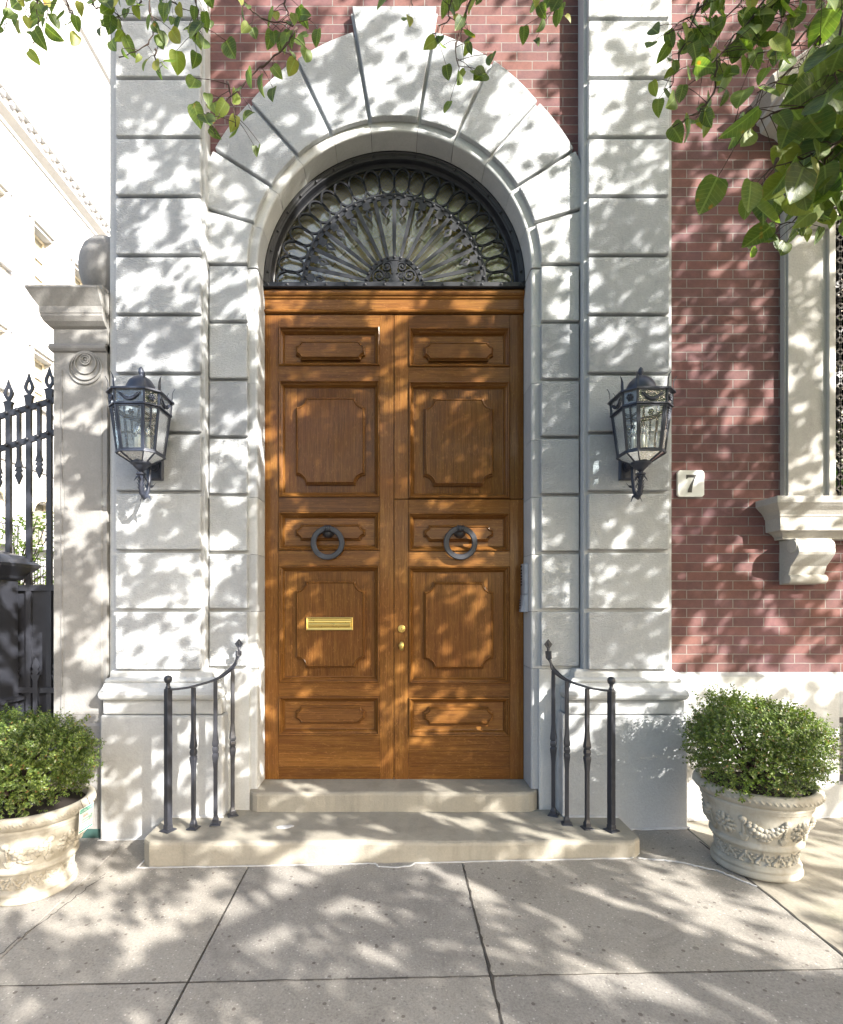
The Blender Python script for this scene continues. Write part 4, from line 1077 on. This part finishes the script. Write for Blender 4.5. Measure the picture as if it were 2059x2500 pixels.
# dog figure in the corner
card(g,.025,.05,.405,.417,.0012); card(g,.044,.056,.414,.424,.0012); card(g,.027,.031,.394,.405,.0012); card(g,.044,.048,.394,.405,.0012); card(g,.020,.025,.414,.424,.0012)
g.build('small_print',M['pale_print'],NO)
def text(body,size,u,v,off,mat,parent,name='lettering'):
    cu=bpy.data.curves.new(name,'FONT'); cu.body=body; cu.size=size; cu.extrude=.0004; ob=bpy.data.objects.new(name,cu); COL.objects.link(ob)
    bpy.context.view_layer.update(); me=bpy.data.meshes.new_from_object(ob); bpy.data.objects.remove(ob)
    m=MB(); 
    for vv in me.vertices: 
        p=c0+tv*(u+vv.co.x)+Vector((0,0,v+vv.co.y))+e*(off+vv.co.z+(.485-v)*(-.06)); m.v.append(tuple(p))
    for pl in me.polygons: m.face(list(pl.vertices))
    m.build(name,mat,parent,recalc=False)
text('CURB YOUR',.0205,-.056,.4605,.0024,M['paper'],NO); text('DOG',.019,-.028,.428,.0018,M['red'],NO)
g=MB(); 
for u in (-.03,.03): g.tube([c0+tv*u+Vector((0,0,.48))+e*.002,c0+tv*u+Vector((0,0,.53))-e*.02],.0012,5)
g.build('wire',M['twig'],NO)

# ---------------------------------------------------------------- gate pier
GP=thing('gate_pier',(-2.26,.14,-.03),'grey limestone gate pier with moulded cap, round target carving and stone ball on top','gate pier')
px0,px1,py0,py1=-2.47,-2.082,-.08,.37
g=MB(); g.box(px0,px1,py0,py1,.62,3.66)
g.rings([[(px0-o,py0-o,z),(px1,py0-o,z),(px1,py1+o,z),(px0-o,py1+o,z)] for o,z in ((.03,-.1),(.03,.62),(.022,.64),(.022,.70),(.014,.72),(.012,.78),(0,.80))])
g.rings([[(px0-o,py0-o,z),(px1,py0-o,z),(px1,py1+o,z),(px0-o,py1+o,z)] for o,z in ((0,3.485),(.014,3.49),(.024,3.505),(.026,3.52),(.020,3.54),(.010,3.545),(0,3.55))])
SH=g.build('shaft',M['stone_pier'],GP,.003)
g=MB()
for x in (-2.415,-2.13): g.box(x,x+.010,py0-.006,py0+.01,.86,3.36)
g.box(-2.39,-2.115,py0-.004,py0+.01,.86,3.38)
g.build('panel',M['stone_pier'],SH,.002)
g=MB()
for r,dzz in ((.022,0),(.036,0),(.075,-.028),(.100,-.048),(.118,-.060)): ring(g,(-2.235,py0-.008,3.43+dzz),r,.009,40,th=.012)
g.ell((-2.235,py0-.006,3.43),(.010,.01,.010)); g.build('target_carving',M['stone_pier'],SH,.002,seg=1)
g=MB(); g.rings([[(px0-o,py0-o,z),(px1,py0-o,z),(px1,py1+o,z),(px0-o,py1+o,z)] for o,z in ((0,3.655),(.02,3.665),(.045,3.69),(.06,3.72),(.06,3.735),(.064,3.74),(.066,3.785),(.075,3.80),(.078,3.805),(.10,3.84),(.12,3.88),(.124,3.885),(.124,3.902),(.06,3.905),(.06,3.94),(-.02,3.945))])
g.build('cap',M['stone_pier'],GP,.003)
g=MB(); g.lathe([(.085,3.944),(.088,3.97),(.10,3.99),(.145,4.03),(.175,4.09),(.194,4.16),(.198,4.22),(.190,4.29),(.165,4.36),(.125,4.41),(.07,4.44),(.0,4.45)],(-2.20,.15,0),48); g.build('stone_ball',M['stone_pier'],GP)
g=MB(); g.box(-2.5,-2.09,-.118,-.100,-.05,.045); g.build('metal_flashing',M['patina'],GP)

# ---------------------------------------------------------------- iron gate
GT=thing('iron_gate',(-3.3,.1,-.05),'black wrought iron gate with pierced spear tops and solid lower panels, beside the limestone pier','gate')
YG2=.10
def railz(x,base): u=(x+2.5)/.5; return base+.15*u*abs(1) if u>-1 else base-.15+(.10*(u+1))
g=MB()
for base,h in ((3.23,.045),(2.985,.045)):
    L=[(-2.47-.1*k,YG2,railz(-2.47-.1*k,base)-.0) for k in range(13)]
    g=MB(); g.rings([[(x,y-.01,z-.022),(x,y+.01,z-.022),(x,y+.01,z+.022),(x,y-.01,z+.022)] for x,y,z in L]); g.build('gate_rail',M['iron'],GT)
g=MB(); g.box(-3.67,-2.475,YG2-.015,YG2+.015,1.76,1.805); g.build('gate_rail',M['iron'],GT)
g=MB(); g.box(-3.67,-2.475,YG2-.03,YG2-.012,.99,1.03); g.build('gate_rail',M['iron'],GT)
g=MB(); g.box(-3.67,-2.475,YG2+.012,YG2+.02,.05,1.76); g.build('lower_panel',M['iron'],GT)
def spear(mb,x,z,y=YG2,s=1,dn=1):
    o=[(0,.0),(.016,.012),(.034,.045),(.037,.062),(.030,.085),(.014,.12),(.0,.165)]
    i_=[(0,.035),(.008,.038),(.013,.05),(.014,.062),(.011,.078),(.005,.095),(.0,.105)]
    O=o+[(-a,b) for a,b in o[-2:0:-1]]; I=i_+[(-a,b) for a,b in i_[-2:0:-1]]
    rs=[[(x+a[0]*s,y-.008,z+dn*a[1]*s),(x+a[0]*s,y+.008,z+dn*a[1]*s),(x+b[0]*s,y+.006,z+dn*b[1]*s),(x+b[0]*s,y-.006,z+dn*b[1]*s)] for a,b in zip(O,I)]
    rs.append(rs[0]); mb.rings(rs,cap0=False,cap1=False)
def solidspear(mb,x,z,y,dn):
    mb.prism([(x-.014,z),(x-.030,z+dn*.028),(x-.014,z+dn*.034),(x-.028,z+dn*.062),(x,z+dn*.13),(x+.028,z+dn*.062),(x+.014,z+dn*.034),(x+.030,z+dn*.028),(x+.014,z)],y-.008,y+.008)
for k in range(7):
    x=-2.615-.155*k; z=3.45-.048*k if k<4 else 3.31-.02*(k-3); zt=z-.165
    g=MB(); g.box(x-.019,x+.019,YG2-.012,YG2+.012,.02,zt-.09); g.rings([[(x-.019,YG2-.012,zt-.09),(x+.019,YG2-.012,zt-.09),(x+.019,YG2+.012,zt-.09),(x-.019,YG2+.012,zt-.09)],[(x-.030,YG2-.012,zt-.012),(x+.030,YG2-.012,zt-.012),(x+.030,YG2+.012,zt-.012),(x-.030,YG2+.012,zt-.012)],[(x-.040,YG2-.012,zt),(x+.040,YG2-.012,zt),(x+.040,YG2+.012,zt),(x-.040,YG2+.012,zt)],[(x-.012,YG2-.01,zt+.012),(x+.012,YG2-.01,zt+.012),(x+.012,YG2+.01,zt+.012),(x-.012,YG2+.01,zt+.012)]])
    for base in (3.23,2.985): g.ell((x,YG2-.028,railz(x,base)),(.015,.012,.015))
    b=g.build('bar',M['iron'],GT); g=MB(); spear(g,x,zt+.008); g.build('spear_tip',M['iron'],b)
    x2=x+.078; g=MB(); za=railz(x2,3.24); zb_=railz(x2,2.95)
    g.box(x2-.013,x2+.013,YG2-.012,YG2+.012,zb_-.10,za); g.rings([[(x2-w,YG2-.012,z_),(x2+w,YG2-.012,z_),(x2+w,YG2+.012,z_),(x2-w,YG2+.012,z_)] for w,z_ in ((.013,zb_-.10),(.028,zb_-.15))])
    for base in (3.23,2.985): g.ell((x2,YG2-.026,railz(x2,base)),(.014,.011,.014))
    b=g.build('short_bar',M['iron'],GT); g=MB(); solidspear(g,x2,zb_-.15,YG2,-1); g.build('spear_tip',M['iron'],b)
    g=MB(); g.box(x2-.017,x2+.017,YG2-.05,YG2-.03,.05,1.08); g.rings([[(x2-w,YG2-.05,z_),(x2+w,YG2-.05,z_),(x2+w,YG2-.03,z_),(x2-w,YG2-.03,z_)] for w,z_ in ((.017,1.08),(.034,1.13))])
    b=g.build('short_bar',M['iron'],GT); g=MB(); solidspear(g,x2,1.13,YG2-.04,1); g.build('spear_tip',M['iron'],b)
# square gate post / meter cabinet in front
IP=thing('iron_gate_post',(-3.05,-.06,-.04),'thick square black iron gate post with a sloping cap at the left edge','post')
g=MB(); g.box(-3.30,-2.825,-.15,.06,-.1,1.86); 
for a,b in ((-3.30,-2.86),): g.rings([[(a+.06,-.151,z0),(b-.06,-.151,z0),(b-.06,-.151,z1),(a+.06,-.151,z1)] for z0,z1 in ((.3,1.7),)]+[[(a+.07,-.158,.31),(b-.07,-.158,.31),(b-.07,-.158,1.69),(a+.07,-.158,1.69)]])
for xx in (-2.845,-2.83): g.box(xx,xx+.006,-.156,-.149,.2,1.8)
g.build('shaft',M['iron'],IP,.003)
g=MB(); g.rings([[(-3.30-o,-.15-o,z),(-2.825+o,-.15-o,z),(-2.825+o,.06+o,z),(-3.30-o,.06+o,z)] for o,z in ((.0,.93),(.03,.94),(.03,.965),(0,.98))]); g.build('collar',M['iron'],IP); g=MB()
g.rings([[(-3.30-o,-.15-o,z),(-2.825+o,-.15-o,z),(-2.825+o,.06+o,z),(-3.30-o,.06+o,z)] for o,z in ((.01,1.835),(.03,1.85),(.04,1.87),(.10,1.935),(.105,1.955),(.03,2.02),(-.09,2.06))])
g.build('cap',M['iron'],IP,.002)

# ---------------------------------------------------------------- courtyard building beyond the gate
NX=-12.0
NB=thing('courtyard_building',(NX,18,0),'tall pale stucco building behind the gate with deep set windows and dentil cornice','building')
wins=[]
for k in range(7):
    y0=9.2+2.25*k
    wins+= [(y0,y0+1.05,12.05,14.2),(y0,y0+1.05,8.25,9.95)]
g=MB()
def nb(u0,u1,v0,v1): g.box(NX-.5,NX,u0,u1,v0,v1)
cells(6,30,-.3,16.3,[w for w in wins]+[(y0-.0,y0+1.05,3.55,5.0) for y0 in [9.2+2.25*k for k in range(7)]],nb)
g.box(NX-.5,NX+.0,6,30,16.3,23.4)
g.box(NX-8,NX-.5,6,30,-.3,23.4); g.box(NX-8,NX-1.2,6,30,23.4,48); g.box(-14,-2.2,30,34,-.3,16)  # block above the roof edge is added to cover blue sky with white
g.build('wall',M['stucco'],NB)
def run(prof,name,mat): 
    g=MB(); g.rings([[(NX+o,6,z) for o,z in prof],[(NX+o,30,z) for o,z in prof]]); return g.build(name,mat,NB)
run([(-.1,16.3),(.05,16.3),(.08,16.4),(.3,16.55),(.3,16.6),(-.1,16.6)],'cornice',M['stucco'])
g=MB(); 
g.rings([[(NX+o,yy,z) for o,z in [(-.1,17.25),(.14,17.25),(.26,17.4),(.3,17.5),(-.1,17.52)]] for yy in (6,30)])
CN=g.build('cornice',M['stucco'],NB)
g=MB()
for k in range(58): g.box(NX,NX+.11,6.2+.4*k,6.36+.4*k,17.10,17.24)
g.build('dentils',M['stucco'],CN)
run([(-.1,23.4),(.1,23.5),(.15,23.7),(-.1,23.8)],'roof_edge',M['stucco'])
run([(-.1,6.0),(.06,6.0),(.12,6.12),(.12,6.25),(-.1,6.3)],'string_course',M['stucco'])
run([(-.1,-.2),(.5,-.2),(.5,2.15),(.55,2.2),(-.1,2.2)],'plinth',M['sill'])
for y0,y1,z0,z1 in wins:
    if y0>20 : continue
    g=MB(); g.box(NX-.32,NX-.28,y0,y0+.08,z0,z1); g.box(NX-.32,NX-.28,y1-.08,y1,z0,z1)
    hz=z1-z0
    for f in (0,.36,.66,1): g.box(NX-.325,NX-.275,y0+.08,y1-.08,z0+f*(hz-.08),z0+f*(hz-.08)+.08)
    g.box(NX-.32,NX-.285,(y0+y1)/2-.03,(y0+y1)/2+.03,z0,z1)
    W=g.build('window',M['winframe'],NB)
    g=MB(); g.box(NX-.35,NX-.33,y0,y1,z0,z1); g.build('pane',M['blind'],W)
    g=MB(); g.box(NX-.2,NX+.14,y0-.15,y1+.15,z0-.14,z0-.002); g.box(NX+.001,NX+.07,y0-.12,y0-.002,z0,z1+.1); g.box(NX+.001,NX+.07,y1+.002,y1+.12,z0,z1+.1); g.box(NX+.001,NX+.09,y0-.2,y1+.2,z1+.11,z1+.24); g.build('window_trim',M['stucco'],W)
for k in range(7):
    y0=9.2+2.25*k; cyw=y0+.525
    g=MB(); g.box(NX-.30,NX-.28,y0,y0+1.05,3.55,5.0); W=g.build('arched_window',M['blind'],NB)
    g=MB(); n=12
    g.rings([[(NX+dx_,cyw+r*cos(pi*q/n),4.62+r*.85*sin(pi*q/n)) for r,dx_ in ((.50,.0),(.68,.0),(.68,.07),(.50,.07))] for q in range(n+1)]); 
    for a in (y0,y0+.99): g.box(NX-.28,NX-.24,a,a+.06,3.55,5.0)
    g.box(NX-.28,NX-.24,y0,y0+1.05,4.2,4.26); g.build('window_frame',M['winframe'],W)
    g=MB(); g.box(NX+.05,NX+.35,y0-.2,y0+1.25,3.38,3.5); g.build('window_ledge',M['stucco'],W)
    g=MB()
    for q in range(9): g.tube([(NX+.32,y0-.15+.165*q,3.5),(NX+.32,y0-.15+.165*q,3.98)],.014,5)
    g.box(NX+.30,NX+.34,y0-.17,y0+1.22,3.97,4.0); g.build('window_guard',M['iron'],W)
AF=thing('area_fence',(NX+.4,14,2.2),'low black spiked iron fence on the plinth of the pale building seen through the gate','fence')
g=MB()
for q in range(90):
    y=9+.14*q; g.tube([(NX+.42,y,2.2),(NX+.42,y,2.98)],.014,5); g.rings([[(NX+.42,y-.03,2.98),(NX+.43,y,2.98),(NX+.42,y+.03,2.98)],[(NX+.42,y-.001,3.12),(NX+.421,y,3.12),(NX+.42,y+.001,3.12)]])
for z in (2.3,2.78): g.box(NX+.40,NX+.44,9,21.6,z,z+.03)
g.build('railing',M['iron'],AF)
# ---------------------------------------------------------------- vegetation
def leafshape(L,Wd,curl,heart=True,n=5):
    """points of a pear leaf: midrib and two edges; local x along, y across, z up"""
    rows=[]
    ts=[0,.05,.15,.30,.48,.66,.82,.93,1.0]
    ws=[.0,.30,.45,.52,.50,.40,.25,.11,0]
    for t_,w in zip(ts,ws):
        zc=-curl*L*t_*t_
        rows.append([(t_*L-(.07*L if (heart and .02<t_<.2) else 0)*1,w*Wd*1.0,zc+.16*Wd*w),(t_*L,0,zc-.05*Wd*(w>0)),(t_*L-(.07*L if (heart and .02<t_<.2) else 0),-w*Wd,zc+.16*Wd*w)])
    return rows
def addleaf(mb,p,dirv,nrm,L,Wd,curl):
    d=dirv.normalized(); s=d.cross(nrm)
    if s.length<.05: s=d.cross(Vector((1,.3,.2)))
    s.normalize(); u=s.cross(d)
    rows=leafshape(L,Wd,curl); b=len(mb.v)
    tw=random.uniform(-.4,.4)
    def T(q,t_):
        a=tw*t_; y=q[1]*cos(a)-q[2]*sin(a); z=q[1]*sin(a)+q[2]*cos(a)
        return tuple(p+d*q[0]+s*y+u*z)
    mb.v.append(T(rows[0][1],0))
    for r_,t_ in zip(rows[1:-1],(.05,.15,.3,.48,.66,.82,.93)): mb.v+=[T(r_[0],t_),T(r_[1],t_),T(r_[2],t_)]
    mb.v.append(T(rows[-1][1],1)); o=mb.smooth; mb.smooth=True
    mb.face((b,b+2,b+1)); mb.face((b,b+3,b+2))
    for k in range(6):
        a=b+1+3*k; mb.face((a,a+1,a+4,a+3)); mb.face((a+1,a+2,a+5,a+4))
    a=b+19; e_=b+22; mb.face((a,a+1,e_)); mb.face((a+1,a+2,e_)); mb.smooth=o
TREE=thing('street_tree',(6.4,-6.0,-.2),'street tree whose leafy branches hang into the top of the view and dapple the facade','tree')
g=MB()
trunk=[(6.4,-6,-.3),(6.38,-6,.3),(6.3,-5.9,2),(6.2,-5.8,4),(6.0,-5.6,6),(5.8,-5.4,8.5)]
g.tube(trunk,[.30,.22,.18,.16,.12,.06],14); g.build('trunk',M['bark'],TREE)
limb=[[(6.2,-5.8,3.4),(4.6,-4.6,4.3),(2.6,-3.2,4.55),(.8,-2.4,4.6),(-1.0,-1.9,4.5),(-2.6,-1.7,4.4)],[(6.25,-5.8,3.2),(4.5,-4.2,3.9),(3.0,-2.9,3.9),(2.2,-2.3,3.75)],[(6.1,-5.7,5),(4,-6.5,6.5),(2,-7,8)],[(6,-5.6,5.6),(8,-7,8),(9,-8,10)],[(6.1,-5.7,4.6),(7.5,-4.5,6),(8.5,-3.5,7.5)],[(6,-5.6,6.5),(4.5,-5,8.5),(3,-4.5,10)],[(6.2,-5.8,4),(8.2,-8,5),(10,-10,6)],[(6.2,-5.8,4.4),(4.5,-8,4.6),(3,-10.5,5)]]
for L in limb:
    g=MB(); n=len(L); g.tube(L,[.075*(1-.82*k/(n-1)) for k in range(n)],8); g.build('limb',M['bark'],TREE)

# how much sunlight the crown lets through, by where its shadow lands on the facade plane (rows: height, columns: x)
LX=[-4,-3,-2,-1,0,1,2,3,4]
LZ=[6.5,5.4,4.6,4.0,3.0,2.0,1.3,.9,.2,-.25,-.7,-1.15,-1.5,-2.6]
LT=[[.6,.4,.15,.45,.65,.90,.65,.20,.15],
    [.6,.3,.12,.25,.60,.95,.60,.12,.15],
    [.3,.12,.20,.30,.40,.60,.20,.10,.15],
    [.3,.12,.35,.42,.14,.08,.08,.15,.2],
    [.5,.28,.42,.18,.07,.08,.12,.20,.2],
    [.5,.40,.45,.12,.04,.04,.06,.65,.6],
    [.5,.5,.70,.40,.08,.07,.24,.80,.8],
    [.5,.45,.55,.35,.15,.25,.80,.52,.5],
    [.3,.20,.32,.30,.20,.25,.55,.45,.5],
    [.3,.22,.45,.48,.38,.36,.50,.50,.5],
    [.4,.40,.52,.52,.50,.45,.48,.55,.5],
    [.2,.25,.35,.30,.30,.22,.20,.25,.2],
    [.05,.05,.05,.04,.05,.05,.08,.1,.1],
    [.03]*9]
from mathutils import noise as mn
def nz_(x,z):
    if z<-.15:
        yg=z/.8; xg=x-1.375*z
        return mn.noise(Vector((xg*2.0,yg*2.6,1.3)))+1.0*mn.noise(Vector((xg*5.2,yg*6.5,5.1)))+.45*mn.noise(Vector((xg*11,yg*13,2.1)))
    u=x*.80+z*.60; w=-x*.60+z*.80; return mn.noise(Vector((u*1.6,w*2.6,4.3)))+1.25*mn.noise(Vector((u*4.6,w*7.6,9.1)))+.7*mn.noise(Vector((u*9.5,w*14,2.1)))
_q=sorted(nz_(random.uniform(-5,5),random.uniform(-4,7)) for _ in range(4000))
import bisect
def lit(x,z):
    L=lit0(x,z); p=bisect.bisect(_q,nz_(x,z))/4000
    k=(L*1.12-p)/.10
    k=max(0,min(1,.5+.5*k))
    return .04*(1-k)+.90*k
def lit0(x,z):
    x=min(max(x,LX[0]),LX[-1]-1e-6); z=min(max(z,LZ[-1]+1e-6),LZ[0])
    i=int(x-LX[0]); fx=x-LX[i]
    for j in range(len(LZ)-1):
        if LZ[j+1]<=z<=LZ[j]: break
    fz=(LZ[j]-z)/(LZ[j]-LZ[j+1])
    a=LT[j][i]*(1-fx)+LT[j][min(i+1,8)]*fx; b=LT[j+1][i]*(1-fx)+LT[j+1][min(i+1,8)]*fx
    return a*(1-fz)+b*fz
DEN=1.0
crown=MB(); rnd=random.Random(77)
LM=-math.log(.04)
NC=int(8.8*9.25*.592*3.0/(.0030*9*.5))
cnt=0
S=SUN
for _ in range(NC):
    x=rnd.uniform(-4.4,4.4); z=rnd.uniform(-2.05,7.2)
    tmin=max(4.8,(3.1-z)/S.z); t_=tmin+rnd.random()**1.2*2.8
    c_=Vector((x,0,z))+S*t_
    for q in range(9):
        p=c_+Vector((rnd.gauss(0,.10),rnd.gauss(0,.12),rnd.gauss(0,.10)))
        d=Vector((rnd.uniform(-1,1),rnd.uniform(-1,1),rnd.uniform(-1.2,.2)))
        if d.length<.1: continue
        d.normalize(); L=rnd.uniform(.065,.105); m_=p+d*L*.5; tt=-m_.y/S.y; pr=m_-S*tt*-1 if False else m_+S*((0-m_.y)/S.y)
        p_op=bisect.bisect(_q,nz_(pr.x,pr.z))/4000; L0=lit0(pr.x,pr.z)
        if p_op<L0*1.08 and rnd.random()>.05: continue
        nn=Vector((rnd.gauss(0,1),rnd.gauss(0,1),rnd.gauss(.6,1))).normalized()
        s_=d.cross(nn)
        if s_.length<.1: continue
        dd_=p.y+D
        if dd_>-.1 and abs(p.x*F/max(dd_,.1)+VX-W_/2)<W_/2+300 and abs(VY-(p.z-H)*F/max(dd_,.1)-H_/2)<H_/2+300: continue
        s_.normalize(); w=L*.42; u=s_.cross(d)
        b=len(crown.v)
        crown.v+=[tuple(p),tuple(p+d*L*.35+s_*w+u*w*.2),tuple(p+d*L),tuple(p+d*L*.35-s_*w+u*w*.2)]
        crown.face((b,b+1,b+2)); crown.face((b,b+2,b+3)); cnt+=1
open('/tmp/cnt','w').write(str(cnt))
crown.build('crown',M['crown_leaf'],TREE,recalc=False)

def twig(pts_disp, depth, n, size, spread=.05, side=1, seed=0, root=None):
    """a hanging twig read from the photo at its own distance, with leaves along it"""
    rnd=random.Random(seed*13+5)
    pts=[dp(x,y,depth-D+dd) for x,y,dd in [(p[0],p[1],p[2] if len(p)>2 else 0) for p in pts_disp]]
    g=MB(); L=[]
    for a,b in zip(pts[:-1],pts[1:]):
        for k in range(5):
            u=k/5; L.append(a.lerp(b,u)+Vector((rnd.uniform(-1,1),rnd.uniform(-1,1),rnd.uniform(-1,1)))*.006)
    L.append(pts[-1])
    g.tube(L,[.0035*(1-.6*k/(len(L)-1))*(1.6 if k%5==0 else 1) for k in range(len(L))],6)
    lf=MB(); random.seed(seed)
    for k in range(n):
        u=(k+rnd.random())/n; i=min(len(L)-2,int(u*(len(L)-1))); p=L[i].lerp(L[i+1],u*(len(L)-1)-i)
        q=p+Vector((rnd.gauss(0,spread),rnd.gauss(0,spread),rnd.uniform(-1.2,.25)*spread))
        g.tube([p,(p+q)/2+Vector((0,0,.006)),q],[.0013,.001,.0009],4)
        d=Vector((rnd.gauss(0,.45),rnd.gauss(0,.35),-1+rnd.uniform(-.2,.6))).normalized()
        nn=Vector((rnd.gauss(0,.7),-1,rnd.gauss(0,.5))).normalized()
        s=size*rnd.uniform(.55,1.12)
        addleaf(lf,q,d,nn,s,s*rnd.uniform(.62,.92),rnd.uniform(-.35,.6))
    b=g.build('twig',M['twig'],TREE); lo=lf.build('leaves',M['leaf'],b,recalc=False)
    ts=[0,.05,.15,.30,.48,.66,.82,.93,1.0]; ws=[.0,.30,.45,.52,.50,.40,.25,.11,0]
    one=[(0,0,0)]+[q_ for t_,w in zip(ts[1:-1],ws[1:-1]) for q_ in ((t_,w,0),(t_,0,0),(t_,-w,0))]+[(1,0,0)]
    at_=lo.data.attributes.new('leafuv','FLOAT_VECTOR','POINT'); at_.data.foreach_set('vector',[c_ for _ in range(len(lf.v)//23) for q_ in one for c_ in q_])
TW=[([(20,-60),(15,20),(10,60)],2.5,9,.075),([(70,-60),(75,0),(80,50),(70,95)],2.4,10,.075),([(130,-60),(140,10),(150,30)],2.3,9,.07),([(200,-60),(190,10),(235,25),(250,40)],2.2,15,.072),
 ([(280,-60),(290,0),(275,30)],2.3,11,.075),([(312,-60),(308,20),(318,60),(305,92),(245,118)],2.2,10,.062),([(320,100),(318,130),(330,150)],2.2,6,.06),
 ([(400,-60),(405,0),(410,60),(398,85)],2.2,16,.075),([(470,-60),(490,0),(540,40),(600,50),(640,38)],2.15,18,.068),([(600,-60),(585,10),(600,50)],2.2,8,.068),
 ([(610,55),(590,95),(545,135),(500,175),(455,215),(445,250)],2.0,15,.066),([(470,170),(480,220),(485,260)],2.0,8,.066),([(432,235),(440,260),(444,275)],2.0,2,.07),
 ([(840,-60),(845,-10),(850,10)],2.2,5,.066),([(900,-60),(930,0),(925,40),(890,70)],2.1,11,.064),([(1000,-60),(965,10),(940,90),(945,170)],2.05,22,.066),
 ([(1100,-60),(1120,-10),(1110,30)],2.2,8,.062),([(1170,-60),(1150,-10),(1140,30)],2.3,9,.062),
 ([(1640,-60),(1560,20),(1500,90),(1440,160)],1.9,30,.080),([(1500,-60),(1440,20),(1375,70)],2.0,22,.072),([(1440,10),(1400,110),(1380,180)],2.0,12,.07),([(1480,110),(1470,190),(1440,230),(1385,262)],1.9,10,.075),
 ([(1600,-60),(1620,0),(1600,60)],1.9,12,.072),([(1736,-20),(1640,90),(1560,110)],1.7,10,.065),
 ([(1800,-40),(1740,80),(1690,180),(1650,260)],1.45,26,.10),([(1800,120),(1700,210),(1600,235),(1540,245)],1.35,10,.10),([(1800,240),(1720,300),(1640,330),(1590,345)],1.35,12,.095),
 ([(1760,380),(1690,395),(1620,410),(1560,430)],1.6,26,.058),([(1740,20),(1720,120),(1725,200)],1.3,12,.105),([(1600,330),(1575,370)],1.35,2,.09),([(1545,225),(1520,250),(1508,262)],1.35,2,.09)]
TW+=[([(1736,-60),(1700,60),(1670,150)],1.6,16,.095),([(1700,60),(1620,150),(1560,190)],1.6,12,.09),([(1800,200),(1740,260),(1700,330),(1690,380)],1.4,18,.10),([(1790,330),(1730,370),(1660,380)],1.45,14,.085),
 ([(1560,-60),(1520,10),(1470,60),(1420,80)],2.1,20,.07),([(1620,-60),(1580,40),(1540,60)],1.9,14,.075),
 ([(40,-60),(50,0),(60,40)],2.7,10,.08),([(110,-60),(100,0),(95,40)],2.6,9,.08),([(240,-60),(235,0),(230,30)],2.4,10,.07),([(345,-60),(350,0),(380,20)],2.4,9,.07),
 ([(1780,390),(1720,430),(1640,450),(1590,470)],1.7,20,.055)]
for i,(p,dep,n,sz) in enumerate(TW): twig(p,dep,int(n*(1.15 if p[-1][0]>1300 else .95)),sz*.95,.045 if sz<.09 else .06,1,i+3)
# small leafy tree inside the courtyard
CT=thing('courtyard_tree',(-5.8,4.2,-.05),'small pale green leafy shrub behind the iron gate','shrub')
g=MB(); rnd=random.Random(4)
g.tube([(-5.8,4.2,-.1),(-5.85,4.2,1.2),(-5.8,4.3,2.1)],[.05,.04,.02],8); lf=MB()
for k in range(40):
    a=rnd.uniform(0,2*pi); r=rnd.uniform(.4,1.25); z=rnd.uniform(1.9,3.0); q=Vector((-5.75+r*cos(a),4.2+r*sin(a)*.7,z))
    L=[Vector((-5.82,4.25,1.6+rnd.random()*.5)),Vector((-5.8+r*.5*cos(a),4.2+r*.35*sin(a),z-.1)),q]; g.tube(L,[.010,.006,.002],5)
    for j in range(26):
        p=L[1].lerp(L[2],rnd.random())+Vector((rnd.gauss(0,.09),rnd.gauss(0,.09),rnd.gauss(0,.05))); d=Vector((rnd.gauss(0,1),rnd.gauss(0,1),rnd.gauss(-.2,.4))).normalized()
        addleaf(lf,p,d,Vector((rnd.gauss(0,.3),-.3,1)),.06,.045,.1)
g.build('stem',M['twig'],CT); lf.build('foliage',M['shrub_leaf'],CT,recalc=False)
